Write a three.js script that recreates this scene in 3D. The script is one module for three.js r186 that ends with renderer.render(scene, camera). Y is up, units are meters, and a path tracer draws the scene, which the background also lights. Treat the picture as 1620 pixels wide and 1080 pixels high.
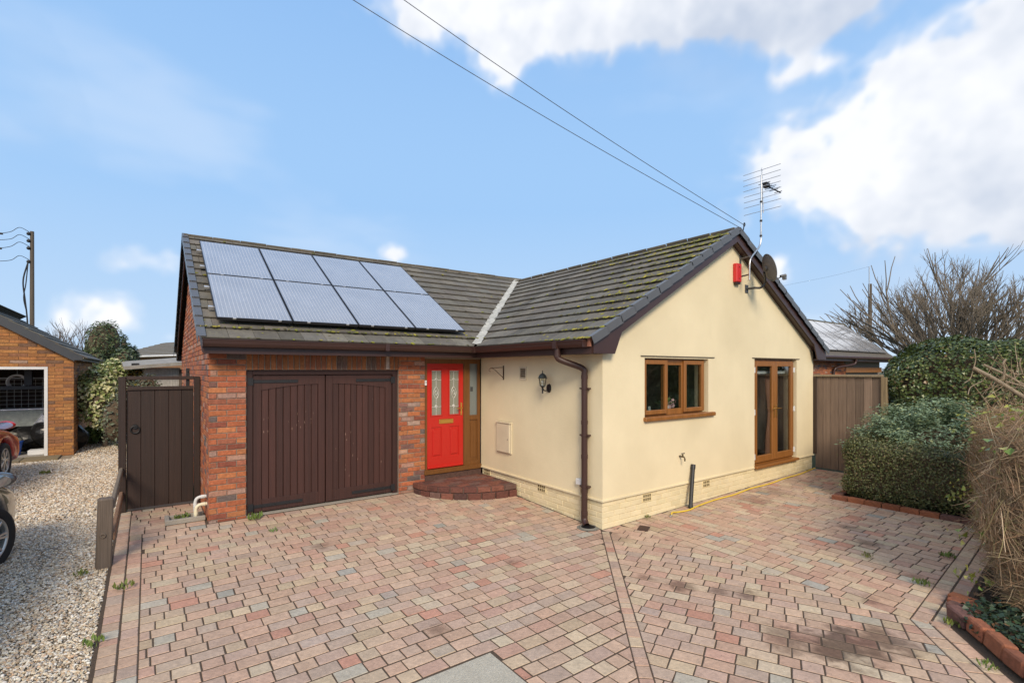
import * as THREE from 'three';
import { mergeGeometries, toCreasedNormals } from 'three/addons/utils/BufferGeometryUtils.js';

// ---------------------------------------------------------------- camera, sky, sun, exposure
const scene = new THREE.Scene();
const W0 = 1620, H0 = 1080, FPX = 788.7, CY = 585;
const camera = new THREE.PerspectiveCamera(2 * Math.atan(CY / FPX) * 180 / Math.PI, W0 / (2 * CY), 0.05, 900);
camera.position.set(-4.81, 2.1, 4.574);
const FWD = new THREE.Vector3(0.5897, 0, -0.8076).normalize(), RGT = new THREE.Vector3(0.8076, 0, 0.5897).normalize();
camera.lookAt(camera.position.clone().add(FWD));
camera.setViewOffset(W0, 2 * CY, 0, 0, W0, H0);
camera.updateMatrixWorld(); camera.updateProjectionMatrix();

const EXPOSURE = 1.6;
function mulberry(a) { return function () { a |= 0; a = a + 0x6D2B79F5 | 0; let t = Math.imul(a ^ a >>> 15, 1 | a); t = t + Math.imul(t ^ t >>> 7, 61 | t) ^ t; return ((t ^ t >>> 14) >>> 0) / 4294967296; }; }
const clamp = (x, a = 0, b = 1) => Math.min(b, Math.max(a, x)), lerp = (a, b, t) => a + (b - a) * t;
const sstep = (a, b, x) => { const t = clamp((x - a) / (b - a)); return t * t * (3 - 2 * t); };
function h3(x, y, z) { let n = Math.imul(x, 374761393) + Math.imul(y, 668265263) + Math.imul(z, 2147483647 ^ 0x5bd1e995) | 0; n = Math.imul(n ^ n >>> 13, 1274126177); n ^= n >>> 16; return (n >>> 0) / 4294967296; }
function vn3(x, y, z) {
  const xi = Math.floor(x), yi = Math.floor(y), zi = Math.floor(z), f = t => t * t * (3 - 2 * t), fx = f(x - xi), fy = f(y - yi), fz = f(z - zi);
  const L = (a, b, t) => a + (b - a) * t;
  return L(L(L(h3(xi, yi, zi), h3(xi + 1, yi, zi), fx), L(h3(xi, yi + 1, zi), h3(xi + 1, yi + 1, zi), fx), fy),
    L(L(h3(xi, yi, zi + 1), h3(xi + 1, yi, zi + 1), fx), L(h3(xi, yi + 1, zi + 1), h3(xi + 1, yi + 1, zi + 1), fx), fy), fz);
}
function fbm(x, y, z, o) { let a = .5, s = 0, t = 0; for (let i = 0; i < o; i++) { s += a * vn3(x, y, z); t += a; a *= .5; x = x * 2.03 + 11.3; y = y * 2.03 + 5.7; z = z * 2.03 + 7.1; } return s / t; }
const dirOf = (px, py) => new THREE.Vector3().addScaledVector(RGT, (px - 810) / FPX).addScaledVector(FWD, 1).add(new THREE.Vector3(0, (CY - py) / FPX, 0)).normalize();

{ // a partly cloudy sky: blue air, heaped clouds with grey bases
  const w = 1536, h = 768, data = new Float32Array(w * h * 4), rnd = mulberry(77);
  const blobs = [];   // direction, half width (rad), half height (rad), strength, greyness
  const put = (px, py, rx, ry, s, g = .3) => blobs.push({ d: dirOf(px, py), rx: rx / FPX * .8, ry: ry / FPX * .8, s, g });
  put(1470, 235, 190, 110, 1.3, .16); put(1590, 130, 170, 85, 1.2, .5); put(1440, 110, 80, 45, .7, .4); put(1620, 290, 210, 85, 1.2, .5); put(1390, 270, 110, 75, 1.0, .05); put(1275, 112, 55, 26, .78, .3); put(1290, 265, 70, 40, .5, .1); put(1230, 290, 70, 40, .3, .1); put(1730, 60, 120, 120, 1.1, .4);
  put(790, 25, 150, 62, 1.1, .05); put(800, 90, 60, 50, .8, .05); put(980, 25, 150, 50, 1.05, .2); put(1130, 8, 190, 50, .95, .65); put(1290, 22, 130, 45, .75, .75); put(1240, 70, 60, 25, .5, .4); put(960, -45, 300, 50, 1.0, .4);
  put(205, 412, 42, 26, .66, .05); put(268, 425, 26, 34, .5, .05); put(160, 500, 60, 38, .95, .02); put(115, 520, 50, 30, .6, .05); put(620, 402, 28, 22, .75, .02); put(1232, 425, 26, 30, .72, .02); put(268, 530, 30, 20, .6, .02); put(1480, 640, 140, 60, .5, .05); 
  for (let i = 0; i < 46; i++) {  // the same kind of clouds all round
    const az = rnd() * Math.PI * 2, el = .05 + rnd() * 1.25, d = new THREE.Vector3(Math.cos(az) * Math.cos(el), Math.sin(el), Math.sin(az) * Math.cos(el)), q = d.clone(), z = q.dot(FWD);
    if (z > .1 && d.y < .85) continue;      // the clouds in view are placed above
    const r = .16 + rnd() * .3; blobs.push({ d, rx: r, ry: r * .5, s: .75 + rnd() * .5, g: .25 + rnd() * .25 });
  }
  for (const b of blobs) { b.e = new THREE.Vector3(0, 1, 0).cross(b.d).normalize(); b.u = b.d.clone().cross(b.e).normalize(); }
  const hor = [.60, .77, .96], mid = [.37, .61, .95], zen = [.18, .40, .83];
  for (let j = 0; j < h; j++) {
    const el = ((j + .5) / h - .5) * Math.PI, y = Math.sin(el), ce = Math.cos(el);
    for (let i = 0; i < w; i++) {
      const az = ((i + .5) / w - .5) * 2 * Math.PI, x = ce * Math.cos(az), z = ce * Math.sin(az), k = (j * w + i) * 4;
      const t = clamp(y), c = [0, 1, 2].map(q => t < .3 ? lerp(hor[q], mid[q], Math.pow(t / .3, .8)) : lerp(mid[q], zen[q], sstep(.3, 1, t)));
      let dens = 0, grey = 0;
      if (y > -.05) {
        let s = 0, gs = 0;
        for (const b of blobs) {
          const dd = x * b.d.x + y * b.d.y + z * b.d.z; if (dd < .2) continue;
          const a = (x * b.e.x + y * b.e.y + z * b.e.z) / b.rx, v = (x * b.u.x + y * b.u.y + z * b.u.z) / b.ry, r2 = a * a + v * v;
          if (r2 > 9) continue;
          const m = Math.pow(b.s * Math.exp(-r2 * .8), 3); s += m; gs += m * clamp(b.g + .32 * (-v) * (b.s > .9 ? 1 : .2), 0, 1);
        }
        const w3 = s; s = Math.cbrt(s);
        if (s > .04) {
          const wx = (fbm(x * 5 + 31, y * 5, z * 5, 3) - .5) * .22, wy = (fbm(x * 5, y * 5 + 17, z * 5, 3) - .5) * .22;
          const n = fbm((x + wx) * 9 + 3, (y + wy) * 11, z * 9, 6), bl = 1 - Math.abs(2 * fbm(x * 17 + 9, (y + wx) * 20, z * 17, 4) - 1) * 1.6, n2 = fbm(x * 40 + 9, y * 46, z * 40, 4);
          const k = Math.min(1, s * 2.4), e = s * .82 + (n - .5) * .85 * k + (bl - .6) * .26 * k + (n2 - .5) * .30 * k;
          dens = Math.max(sstep(.40, .62, e), .55 * sstep(.24, .6, e));
          grey = clamp(gs / w3 + (n - .5) * 1.1 + (bl - .6) * -.35 + (n2 - .5) * .45);
        } 
        const wisp = fbm(x * 3 + 40, y * 8, z * 3, 5); dens = Math.max(dens, .22 * sstep(.52, .8, wisp));
      }
      const cl = [lerp(1.02, .60, grey), lerp(1.03, .67, grey), lerp(1.06, .80, grey)];
      for (let q = 0; q < 3; q++) data[k + q] = (y < -.02 ? [.25, .24, .21][q] : lerp(c[q], cl[q], dens * .96)) / EXPOSURE;
      data[k + 3] = 1;
    }
  }
  const sky = new THREE.DataTexture(data, w, h, THREE.RGBAFormat, THREE.FloatType);
  sky.mapping = THREE.EquirectangularReflectionMapping; sky.magFilter = sky.minFilter = THREE.LinearFilter; sky.needsUpdate = true;
  scene.background = sky; scene.environment = sky;
}
const sun = new THREE.DirectionalLight(0xffeed6, 2.0);
sun.position.set(-.50 * 40, .70 * 40, .87 * 40); sun.target.position.set(0, 0, -2);
sun.castShadow = true; sun.shadow.radius = 36; sun.shadow.mapSize.set(4096, 4096);
Object.assign(sun.shadow.camera, { left: -26, right: 26, top: 26, bottom: -26, near: 1, far: 120 });
scene.add(sun, sun.target);
const renderer = new THREE.WebGLRenderer({ antialias: true });
renderer.toneMapping = THREE.LinearToneMapping; renderer.toneMappingExposure = EXPOSURE; renderer.shadowMap.enabled = true;

// ---------------------------------------------------------------- helpers
const V3 = (x, y, z) => new THREE.Vector3(x, y, z);
const g = (x, z) => .125 * clamp(-z / 3.2) + .017 * clamp(x, 0, 6.2);     // the drive falls to the gully at the house corner
const names = {};
function numbered(n) { names[n] = (names[n] ?? -1) + 1; return names[n] ? n + '_' + String(names[n]).padStart(3, '0') : n; }
function thing(name, label, category, pos = [0, 0, 0], turn = 0, group) {
  const o = new THREE.Group(); o.name = numbered(name); o.position.set(...pos); o.rotation.y = turn; o.userData = { label, category }; if (group) o.userData.group = group; scene.add(o); return o;
}
function part(parent, name) { const o = new THREE.Group(); o.name = name; parent.add(o); return o; }
function boxUV(geo) {      // uv in metres, laid on by the way each face points
  const p = geo.attributes.position, n = p.count, uv = new Float32Array(n * 2), a = V3(), b = V3(), c = V3(), e = V3(), f = V3();
  for (let i = 0; i < n; i += 3) {
    a.fromBufferAttribute(p, i); b.fromBufferAttribute(p, i + 1); c.fromBufferAttribute(p, i + 2); e.subVectors(b, a); f.subVectors(c, a); e.cross(f);
    const ax = Math.abs(e.x), ay = Math.abs(e.y), az = Math.abs(e.z);
    [a, b, c].forEach((q, k) => { const [u, v] = ay > ax && ay > az ? [q.x, q.z] : ax > az ? [q.z, q.y] : [q.x, q.y]; uv[(i + k) * 2] = u; uv[(i + k) * 2 + 1] = v; });
  }
  geo.setAttribute('uv', new THREE.BufferAttribute(uv, 2)); return geo;
}
function join(list) {
  const gs = list.map(q => { let x = q.index ? q.toNonIndexed() : q.clone(); if (!x.attributes.normal) x.computeVertexNormals(); for (const k of Object.keys(x.attributes)) if (!['position', 'normal', 'color'].includes(k)) x.deleteAttribute(k); return x; });
  const hasC = gs.some(x => x.attributes.color);
  if (hasC) for (const x of gs) if (!x.attributes.color) x.setAttribute('color', new THREE.BufferAttribute(new Float32Array(x.attributes.position.count * 3).fill(1), 3));
  return gs.length > 1 ? mergeGeometries(gs) : gs[0];
}
function mesh(parent, name, geos, mat, keepUV) {
  const geo = keepUV ? geos : boxUV(join(Array.isArray(geos) ? geos : [geos]));
  const m = new THREE.Mesh(geo, mat); m.name = parent === scene ? numbered(name) : name; m.castShadow = m.receiveShadow = true; parent.add(m); return m;
}
function solo(name, geos, mat, label, category, group, pos) { const m = mesh(scene, name, geos, mat); m.userData = { label, category }; if (group) m.userData.group = group; if (pos) m.position.set(...pos); return m; }
function struct(name, geo, mat, keepUV) { const m = mesh(scene, name, geo, mat, keepUV); m.userData = { kind: 'structure' }; return m; }
const M4 = (x, y, z, rx = 0, ry = 0, rz = 0, s = [1, 1, 1]) => new THREE.Matrix4().compose(V3(x, y, z), new THREE.Quaternion().setFromEuler(new THREE.Euler(rx, ry, rz)), V3(...s));
const at = (geo, ...a) => geo.applyMatrix4(M4(...a));
// flat-faced mesh builder
class MB {
  constructor() { this.p = []; this.u = []; this.c = []; }
  tri(a, b, c, col, ua, ub, uc) { this.p.push(a.x, a.y, a.z, b.x, b.y, b.z, c.x, c.y, c.z); this.u.push(...ua, ...ub, ...uc); for (let i = 0; i < 3; i++) this.c.push(col[0], col[1], col[2]); }
  tri3(a, b, c, ca, cb, cc, ua, ub, uc) { this.p.push(a.x, a.y, a.z, b.x, b.y, b.z, c.x, c.y, c.z); this.u.push(...ua, ...ub, ...uc); this.c.push(...ca, ...cb, ...cc); }
  geo() { const q = new THREE.BufferGeometry(); q.setAttribute('position', new THREE.Float32BufferAttribute(this.p, 3)); q.setAttribute('uv', new THREE.Float32BufferAttribute(this.u, 2)); q.setAttribute('color', new THREE.Float32BufferAttribute(this.c, 3)); q.computeVertexNormals(); return q; }
}
function inset(poly, d) {   // convex, counter-clockwise
  const n = poly.length, out = [];
  for (let i = 0; i < n; i++) {
    const a = poly[(i + n - 1) % n], b = poly[i], c = poly[(i + 1) % n];
    let e1 = [b[0] - a[0], b[1] - a[1]], e2 = [c[0] - b[0], c[1] - b[1]]; const l1 = Math.hypot(...e1) || 1, l2 = Math.hypot(...e2) || 1;
    const n1 = [-e1[1] / l1, e1[0] / l1], n2 = [-e2[1] / l2, e2[0] / l2], k = Math.max(.35, 1 + n1[0] * n2[0] + n1[1] * n2[1]);
    out.push([b[0] + d * (n1[0] + n2[0]) / k, b[1] + d * (n1[1] + n2[1]) / k]);
  }
  return out;
}
function clipHalf(poly, nx, ny, d) {     // keep nx*u + ny*v <= d
  const out = [], n = poly.length;
  for (let i = 0; i < n; i++) {
    const a = poly[i], b = poly[(i + 1) % n], fa = nx * a[0] + ny * a[1] - d, fb = nx * b[0] + ny * b[1] - d;
    if (fa <= 0) out.push(a);
    if ((fa < 0 && fb > 0) || (fa > 0 && fb < 0)) { const t = fa / (fa - fb); out.push([a[0] + (b[0] - a[0]) * t, a[1] + (b[1] - a[1]) * t]); }
  }
  return out;
}
const areaOf = p => { let s = 0; for (let i = 0; i < p.length; i++) { const a = p[i], b = p[(i + 1) % p.length]; s += a[0] * b[1] - a[1] * b[0]; } return s / 2; };
function clean(poly, e = .012) { const o = []; for (const p of poly) { const q = o[o.length - 1]; if (!q || Math.hypot(p[0] - q[0], p[1] - q[1]) > e) o.push(p); } if (o.length > 2 && Math.hypot(o[0][0] - o[o.length - 1][0], o[0][1] - o[o.length - 1][1]) <= e) o.pop(); return o; }
const rect = (u0, v0, u1, v1) => [[u0, v0], [u1, v0], [u1, v1], [u0, v1]];
// one brick / paver / tile: a prism on a frame {O,U,V,N} with a chamfered face
function piece(b, poly, fr, n0, n1, ch, col, off = [0, 0], colTop) {
  const P = (q, n) => V3(fr.O.x + q[0] * fr.U.x + q[1] * fr.V.x + n * fr.N.x, fr.O.y + q[0] * fr.U.y + q[1] * fr.V.y + n * fr.N.y, fr.O.z + q[0] * fr.U.z + q[1] * fr.V.z + n * fr.N.z);
  const top = inset(poly, ch), m = poly.length, uv = q => [q[0] + off[0], q[1] + off[1]];
  if (typeof colTop === 'function') {     // a stain that crosses the face: colour at each corner, edge midpoint and the middle
    const ring = []; for (let i = 0; i < m; i++) { const a = top[i], c = top[(i + 1) % m]; for (const t of [0, .25, .5, .75]) ring.push([lerp(a[0], c[0], t), lerp(a[1], c[1], t)]); }
    const mid = [top.reduce((s, q) => s + q[0], 0) / m, top.reduce((s, q) => s + q[1], 0) / m], half = ring.map(q => [(q[0] + mid[0]) / 2, (q[1] + mid[1]) / 2]), K = q => colTop(P(q, n1));
    for (let i = 0; i < ring.length; i++) { const j = (i + 1) % ring.length, [p, q, h, k] = [ring[i], ring[j], half[i], half[j]]; for (const [x, y, z] of [[p, q, k], [p, k, h], [h, k, mid]]) b.tri3(P(x, n1), P(y, n1), P(z, n1), K(x), K(y), K(z), uv(x), uv(y), uv(z)); }
  } else for (let i = 1; i < m - 1; i++) b.tri(P(top[0], n1), P(top[i], n1), P(top[i + 1], n1), colTop || col, uv(top[0]), uv(top[i]), uv(top[i + 1]));
  for (let i = 0; i < m; i++) {
    const j = (i + 1) % m, a = poly[i], c = poly[j], ta = top[i], tc = top[j];
    b.tri(P(a, n1 - ch), P(c, n1 - ch), P(tc, n1), col, uv(a), uv(c), uv(tc)); b.tri(P(a, n1 - ch), P(tc, n1), P(ta, n1), col, uv(a), uv(tc), uv(ta));
    const w = n1 - ch - n0, ua = [a[0] + off[0], a[1] + off[1] + w], uc = [c[0] + off[0], c[1] + off[1] + w];
    b.tri(P(a, n0), P(c, n0), P(c, n1 - ch), col, ua, uc, uv(c)); b.tri(P(a, n0), P(c, n1 - ch), P(a, n1 - ch), col, ua, uv(c), uv(a));
  }
}
const frame = (O, U, V) => ({ O, U, V, N: U.clone().cross(V).normalize() });
function shows(p) { const d = p.clone().sub(camera.position), z = d.dot(FWD); if (z < .3) return 0; const x = 810 + d.dot(RGT) / z * FPX, y = CY - d.y / z * FPX; return x < -10 || x > 1630 || y < -10 || y > 1095 ? 0 : 1 / (z * z); }
// specs: { c: centre, a: area, f(builder) }. The largest in view become parts of their own, the rest one joined part.
function pieceSet(parent, name, restName, specs, mat, max, warp) {
  for (const s of specs) s.w = shows(s.c) * (s.a || 1);
  specs.sort((p, q) => q.w - p.w);
  const wrap = b => { if (warp) for (let i = 0; i < b.p.length; i += 3) b.p[i + 1] += g(b.p[i], b.p[i + 2]); return b.geo(); };
  let k = 0; const rest = new MB();
  for (const s of specs) { if (k < max && s.w > 0) { const b = new MB(); s.f(b); if (!b.p.length) continue; mesh(parent, name, wrap(b), mat, true); k++; } else s.f(rest); }
  if (rest.p.length) { const m = mesh(parent, restName, wrap(rest), mat, true); m.userData.kind = 'stuff'; }
}
// ---------------------------------------------------------------- procedural textures (tileable noise, computed)
function pnoise(seed) { const r = mulberry(seed), T = new Float32Array(65536); for (let i = 0; i < 65536; i++) T[i] = r(); return (x, y, per) => { const xi = Math.floor(x), yi = Math.floor(y), f = t => t * t * (3 - 2 * t), fx = f(x - xi), fy = f(y - yi), q = (a, b) => T[(((a % per) + per) % per) + 256 * (((b % per) + per) % per)]; return lerp(lerp(q(xi, yi), q(xi + 1, yi), fx), lerp(q(xi, yi + 1), q(xi + 1, yi + 1), fx), fy); }; }
function tex(size, fn, srgb, w, h) {
  const d = new Uint8Array(size * size * 4);
  for (let j = 0; j < size; j++) for (let i = 0; i < size; i++) { const c = fn(i / size, j / size), k = (j * size + i) * 4; for (let q = 0; q < 3; q++) { const v = Array.isArray(c) ? c[q] : c; d[k + q] = 255 * clamp(srgb ? Math.pow(clamp(v), 1 / 2.2) : v); } d[k + 3] = 255; }
  const t = new THREE.DataTexture(d, size, size); t.wrapS = t.wrapT = THREE.RepeatWrapping; t.magFilter = THREE.LinearFilter; t.minFilter = THREE.LinearMipmapLinearFilter; t.generateMipmaps = true; if (srgb) t.colorSpace = THREE.SRGBColorSpace; t.repeat.set(1 / w, 1 / (h || w)); t.needsUpdate = true; return t;
}
const N1 = pnoise(1), N2 = pnoise(2), N3 = pnoise(3), N4 = pnoise(4);
const oct = (N, x, y, base, k) => { let s = 0, a = .5, t = 0, p = base; for (let i = 0; i < k; i++) { s += a * N(x * p, y * p, Math.min(p, 256)); t += a; a *= .55; p *= 2; } return s / t; };
const resize = (t, w, h) => { const c = t.clone(); c.repeat.set(1 / w, 1 / (h || w)); c.needsUpdate = true; return c; };
const T = {
  grain: tex(512, (x, y) => { const a = oct(N1, x, y, 64, 3), b = oct(N2, x, y, 6, 4); return .62 + .30 * a + .18 * (b - .5) + (N3(x * 128, y * 128, 128) > .9 ? .16 : 0) - (N4(x * 128, y * 128, 128) > .93 ? .22 : 0); }, true, .5),
  grainB: tex(512, (x, y) => oct(N1, x, y, 64, 3) * .6 + oct(N2, x, y, 24, 3) * .4, false, .5),
  brick: tex(512, (x, y) => { const a = oct(N2, x, y, 16, 5), b = oct(N3, x, y, 64, 3); return .58 + .5 * a * a + .22 * (b - .5); }, true, .45),
  brickB: tex(512, (x, y) => oct(N2, x, y, 24, 4), false, .45),
  render: tex(512, (x, y) => { const a = oct(N1, x, y, 4, 6), s = oct(N3, x * 1, y, 3, 3); const d = N2(x * 40, y * 3, 256), v = .025 * (d - .5) * sstep(.4, .75, s); return [.91 + .17 * (a - .5) + .08 * (s - .5) + v, .905 + .18 * (a - .5) + .08 * (s - .5) + v, .885 + .20 * (a - .5) + .08 * (s - .5) + v]; }, true, 2.6),
  renderB: tex(512, (x, y) => oct(N4, x, y, 128, 2) * .5 + oct(N2, x, y, 12, 4) * .5, false, .8),
  tile: tex(512, (x, y) => { const a = oct(N2, x, y, 8, 6), b = oct(N4, x, y, 64, 3), l = oct(N3, x, y, 20, 3); return [.55 + .55 * a * .8 + .2 * (b - .5) + (l > .66 ? .12 : 0), .55 + .54 * a * .8 + .2 * (b - .5) + (l > .66 ? .13 : 0), .52 + .52 * a * .8 + .2 * (b - .5) + (l > .66 ? .07 : 0)]; }, true, .8),
  wood: tex(512, (x, y) => { const wv = oct(N1, x, y * .0625, 16, 2) * .12, a = N2((x + wv) * 48, y * 3, 256), b = N3(x * 128, y * 8, 256), c = oct(N4, x, y, 4, 3); return .55 + .28 * a + .16 * b + .22 * (c - .5); }, true, .35, 1.6),
  woodB: tex(512, (x, y) => N2(x * 48, y * 3, 256) * .6 + N3(x * 128, y * 8, 256) * .4, false, .35, 1.6),
  soft: tex(256, (x, y) => { const a = oct(N3, x, y, 4, 5); return .84 + .28 * (a - .5); }, true, 1.3),
  fine: tex(256, (x, y) => oct(N1, x, y, 32, 3), false, .3),
};
function mat(color, rough = .8, o = {}) {
  const m = new THREE[o.phys ? 'MeshPhysicalMaterial' : 'MeshStandardMaterial']({ roughness: rough, metalness: o.metal || 0 });
  if (Array.isArray(color)) m.color.setRGB(...color); else m.color.set(color);
  if (o.map) m.map = o.map; if (o.bump) { m.bumpMap = o.bump; m.bumpScale = o.bs || .002; } if (o.vc) m.vertexColors = true; if (o.side) m.side = THREE.DoubleSide;
  for (const k of ['clearcoat', 'clearcoatRoughness', 'transmission', 'thickness', 'ior', 'sheen']) if (o[k] !== undefined) m[k] = o[k];
  return m;
}
const MAT = {
  paver: mat([1, 1, 1], .92, { map: resize(T.grain, 1.5), bump: resize(T.grainB, 1.0), bs: .004, vc: true }),
  brick: mat([1, 1, 1], .9, { map: T.brick, bump: T.brickB, bs: .004, vc: true }),
  tile: mat([1, 1, 1], .88, { map: T.tile, bump: resize(T.grainB, .4), bs: .003, vc: true }),
  mortar: mat([.36, .29, .23], .95, { map: resize(T.grain, .3), bump: T.grainB, bs: .003 }),
  mortarTan: mat([.34, .2, .11], .95, { map: resize(T.grain, .3) }),
  cream: mat([.83, .72, .49], .9, { map: T.render, bump: T.renderB, bs: .003 }),
  plinth: mat([.83, .72, .48], .75, { map: resize(T.render, 1.1), bump: T.brickB, bs: .003, vc: true }),
  oak: mat([.36, .145, .035], .42, { map: resize(T.wood, .25, 1.4) }),
  oakDark: mat([.21, .085, .02], .45, { map: resize(T.wood, .25, 1.4) }),
  brown: mat([.062, .030, .025], .38, { map: T.soft }),
  garageDoor: mat([.066, .024, .018], .62, { map: T.wood, bump: T.woodB, bs: .001, vc: true }),
  gate: mat([.034, .0175, .012], .6, { map: T.wood, bump: T.woodB, bs: .001, vc: true }),
  fence: mat([.27, .20, .155], .9, { map: resize(T.wood, .3, 1.2), bump: T.woodB, bs: .002, vc: true }),
  oldWood: mat([.17, .13, .10], .92, { map: resize(T.wood, .2, .9), bump: T.woodB, bs: .004 }),
  blackIron: mat([.018, .018, .02], .5, { map: T.soft }),
  black: mat([.012, .012, .013], .45), rubber: mat([.016, .016, .017], .8, { bump: T.fine, bs: .001 }),
  red: mat([.50, .019, .013], .3, { bump: T.fine, bs: .0002 }), redShiny: mat([.5, .018, .016], .3, { phys: 1, clearcoat: 1, clearcoatRoughness: .05 }),
  brass: mat([.75, .48, .14], .3, { metal: 1 }), steel: mat([.55, .56, .57], .35, { metal: 1 }), alu: mat([.62, .63, .65], .4, { metal: .8 }),
  white: mat([.78, .78, .77], .5, { map: T.soft }), creamBox: mat([.80, .70, .50], .55, { map: T.soft }),
  slate: mat([.055, .06, .068], .45, { map: T.soft }),
  lead: mat([.42, .42, .41], .85, { map: T.tile, bump: T.grainB, bs: .004 }),
  concrete: mat([.42, .38, .32], .93, { map: resize(T.grain, .25), bump: T.grainB, bs: .003 }),
  glass: mat([.9, .93, .92], .02, { phys: 1, transmission: 1, thickness: 0, ior: 1.5 }),
  dark: mat([.30, .28, .25], .9, { map: T.soft }), roomWall: mat([.42, .41, .38], .9, { map: T.soft }), carpet: mat([.10, .09, .085], 1),
  soil: mat([.035, .025, .018], 1, { map: T.grain, bump: T.grainB, bs: .02 }),
};
const box = (x0, y0, z0, x1, y1, z1) => at(new THREE.BoxGeometry(x1 - x0, y1 - y0, z1 - z0), (x0 + x1) / 2, (y0 + y1) / 2, (z0 + z1) / 2);
function bevBox(x0, y0, z0, x1, y1, z1, b = .004) {   // box with chamfered edges
  const w = x1 - x0, h = y1 - y0, d = z1 - z0, s = new THREE.Shape([new THREE.Vector2(b, 0), new THREE.Vector2(w - b, 0), new THREE.Vector2(w, b), new THREE.Vector2(w, h - b), new THREE.Vector2(w - b, h), new THREE.Vector2(b, h), new THREE.Vector2(0, h - b), new THREE.Vector2(0, b)]);
  const e = new THREE.ExtrudeGeometry(s, { depth: d - 2 * b, bevelEnabled: true, bevelThickness: b, bevelSize: b, bevelOffset: -b, bevelSegments: 1 }); return at(e, x0, y0, z0 + b);
}
function tube(pts, r, seg = 24, rad = 8, closed = false) { return new THREE.TubeGeometry(new THREE.CatmullRomCurve3(pts.map(p => p.isVector3 ? p : V3(...p)), closed, 'centripetal'), seg, r, rad, closed); }
function rod(a, b, r, r2 = r, rad = 8) { a = a.isVector3 ? a : V3(...a); b = b.isVector3 ? b : V3(...b); const d = b.clone().sub(a), c = new THREE.CylinderGeometry(r2, r, d.length(), rad); c.applyQuaternion(new THREE.Quaternion().setFromUnitVectors(V3(0, 1, 0), d.clone().normalize())); return c.translate((a.x + b.x) / 2, (a.y + b.y) / 2, (a.z + b.z) / 2); }
function extr(pts, depth, holes = []) { const s = new THREE.Shape(pts.map(p => new THREE.Vector2(...p))); for (const h of holes) s.holes.push(new THREE.Path(h.map(p => new THREE.Vector2(...p)))); return new THREE.ExtrudeGeometry(s, { depth, bevelEnabled: false }); }
const pick = (r, a) => a[Math.floor(r() * a.length)];
const tint = (c, r, k) => { const m = 1 + (r() - .5) * 2 * k; return [c[0] * m * (1 + (r() - .5) * k * .4), c[1] * m, c[2] * m * (1 + (r() - .5) * k * .4)]; };
// ---------------------------------------------------------------- ground
function sheet(x0, x1, z0, z1, y, extra = 0) {   // follows the fall of the drive
  const cuts = (a, b, bs) => [...new Set([a, b, ...bs.filter(q => q > a && q < b)])].sort((p, q) => p - q);
  const xs = cuts(x0, x1, [0, 6.2]), zs = cuts(z0, z1, [-3.2, 0]), p = [];
  for (let i = 0; i < xs.length - 1; i++) for (let j = 0; j < zs.length - 1; j++) { const q = (x, z) => [x, y + g(x, z), z]; p.push(...q(xs[i], zs[j]), ...q(xs[i], zs[j + 1]), ...q(xs[i + 1], zs[j + 1]), ...q(xs[i], zs[j]), ...q(xs[i + 1], zs[j + 1]), ...q(xs[i + 1], zs[j])); }
  const b = new THREE.BufferGeometry(); b.setAttribute('position', new THREE.Float32BufferAttribute(p, 3)); b.computeVertexNormals(); return b;
}
const grassTex = tex(512, (x, y) => { const a = oct(N1, x, y, 8, 6), b = oct(N2, x, y, 64, 3); return [.7 + .5 * (a - .5), .72 + .5 * (a - .5) + .3 * (b - .5), .6 + .4 * (b - .5)]; }, true, 3);
struct('ground', sheet(-380, 380, -380, 380, -.06), mat([.075, .085, .032], 1, { map: grassTex, bump: T.grainB, bs: .02 }));

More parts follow.
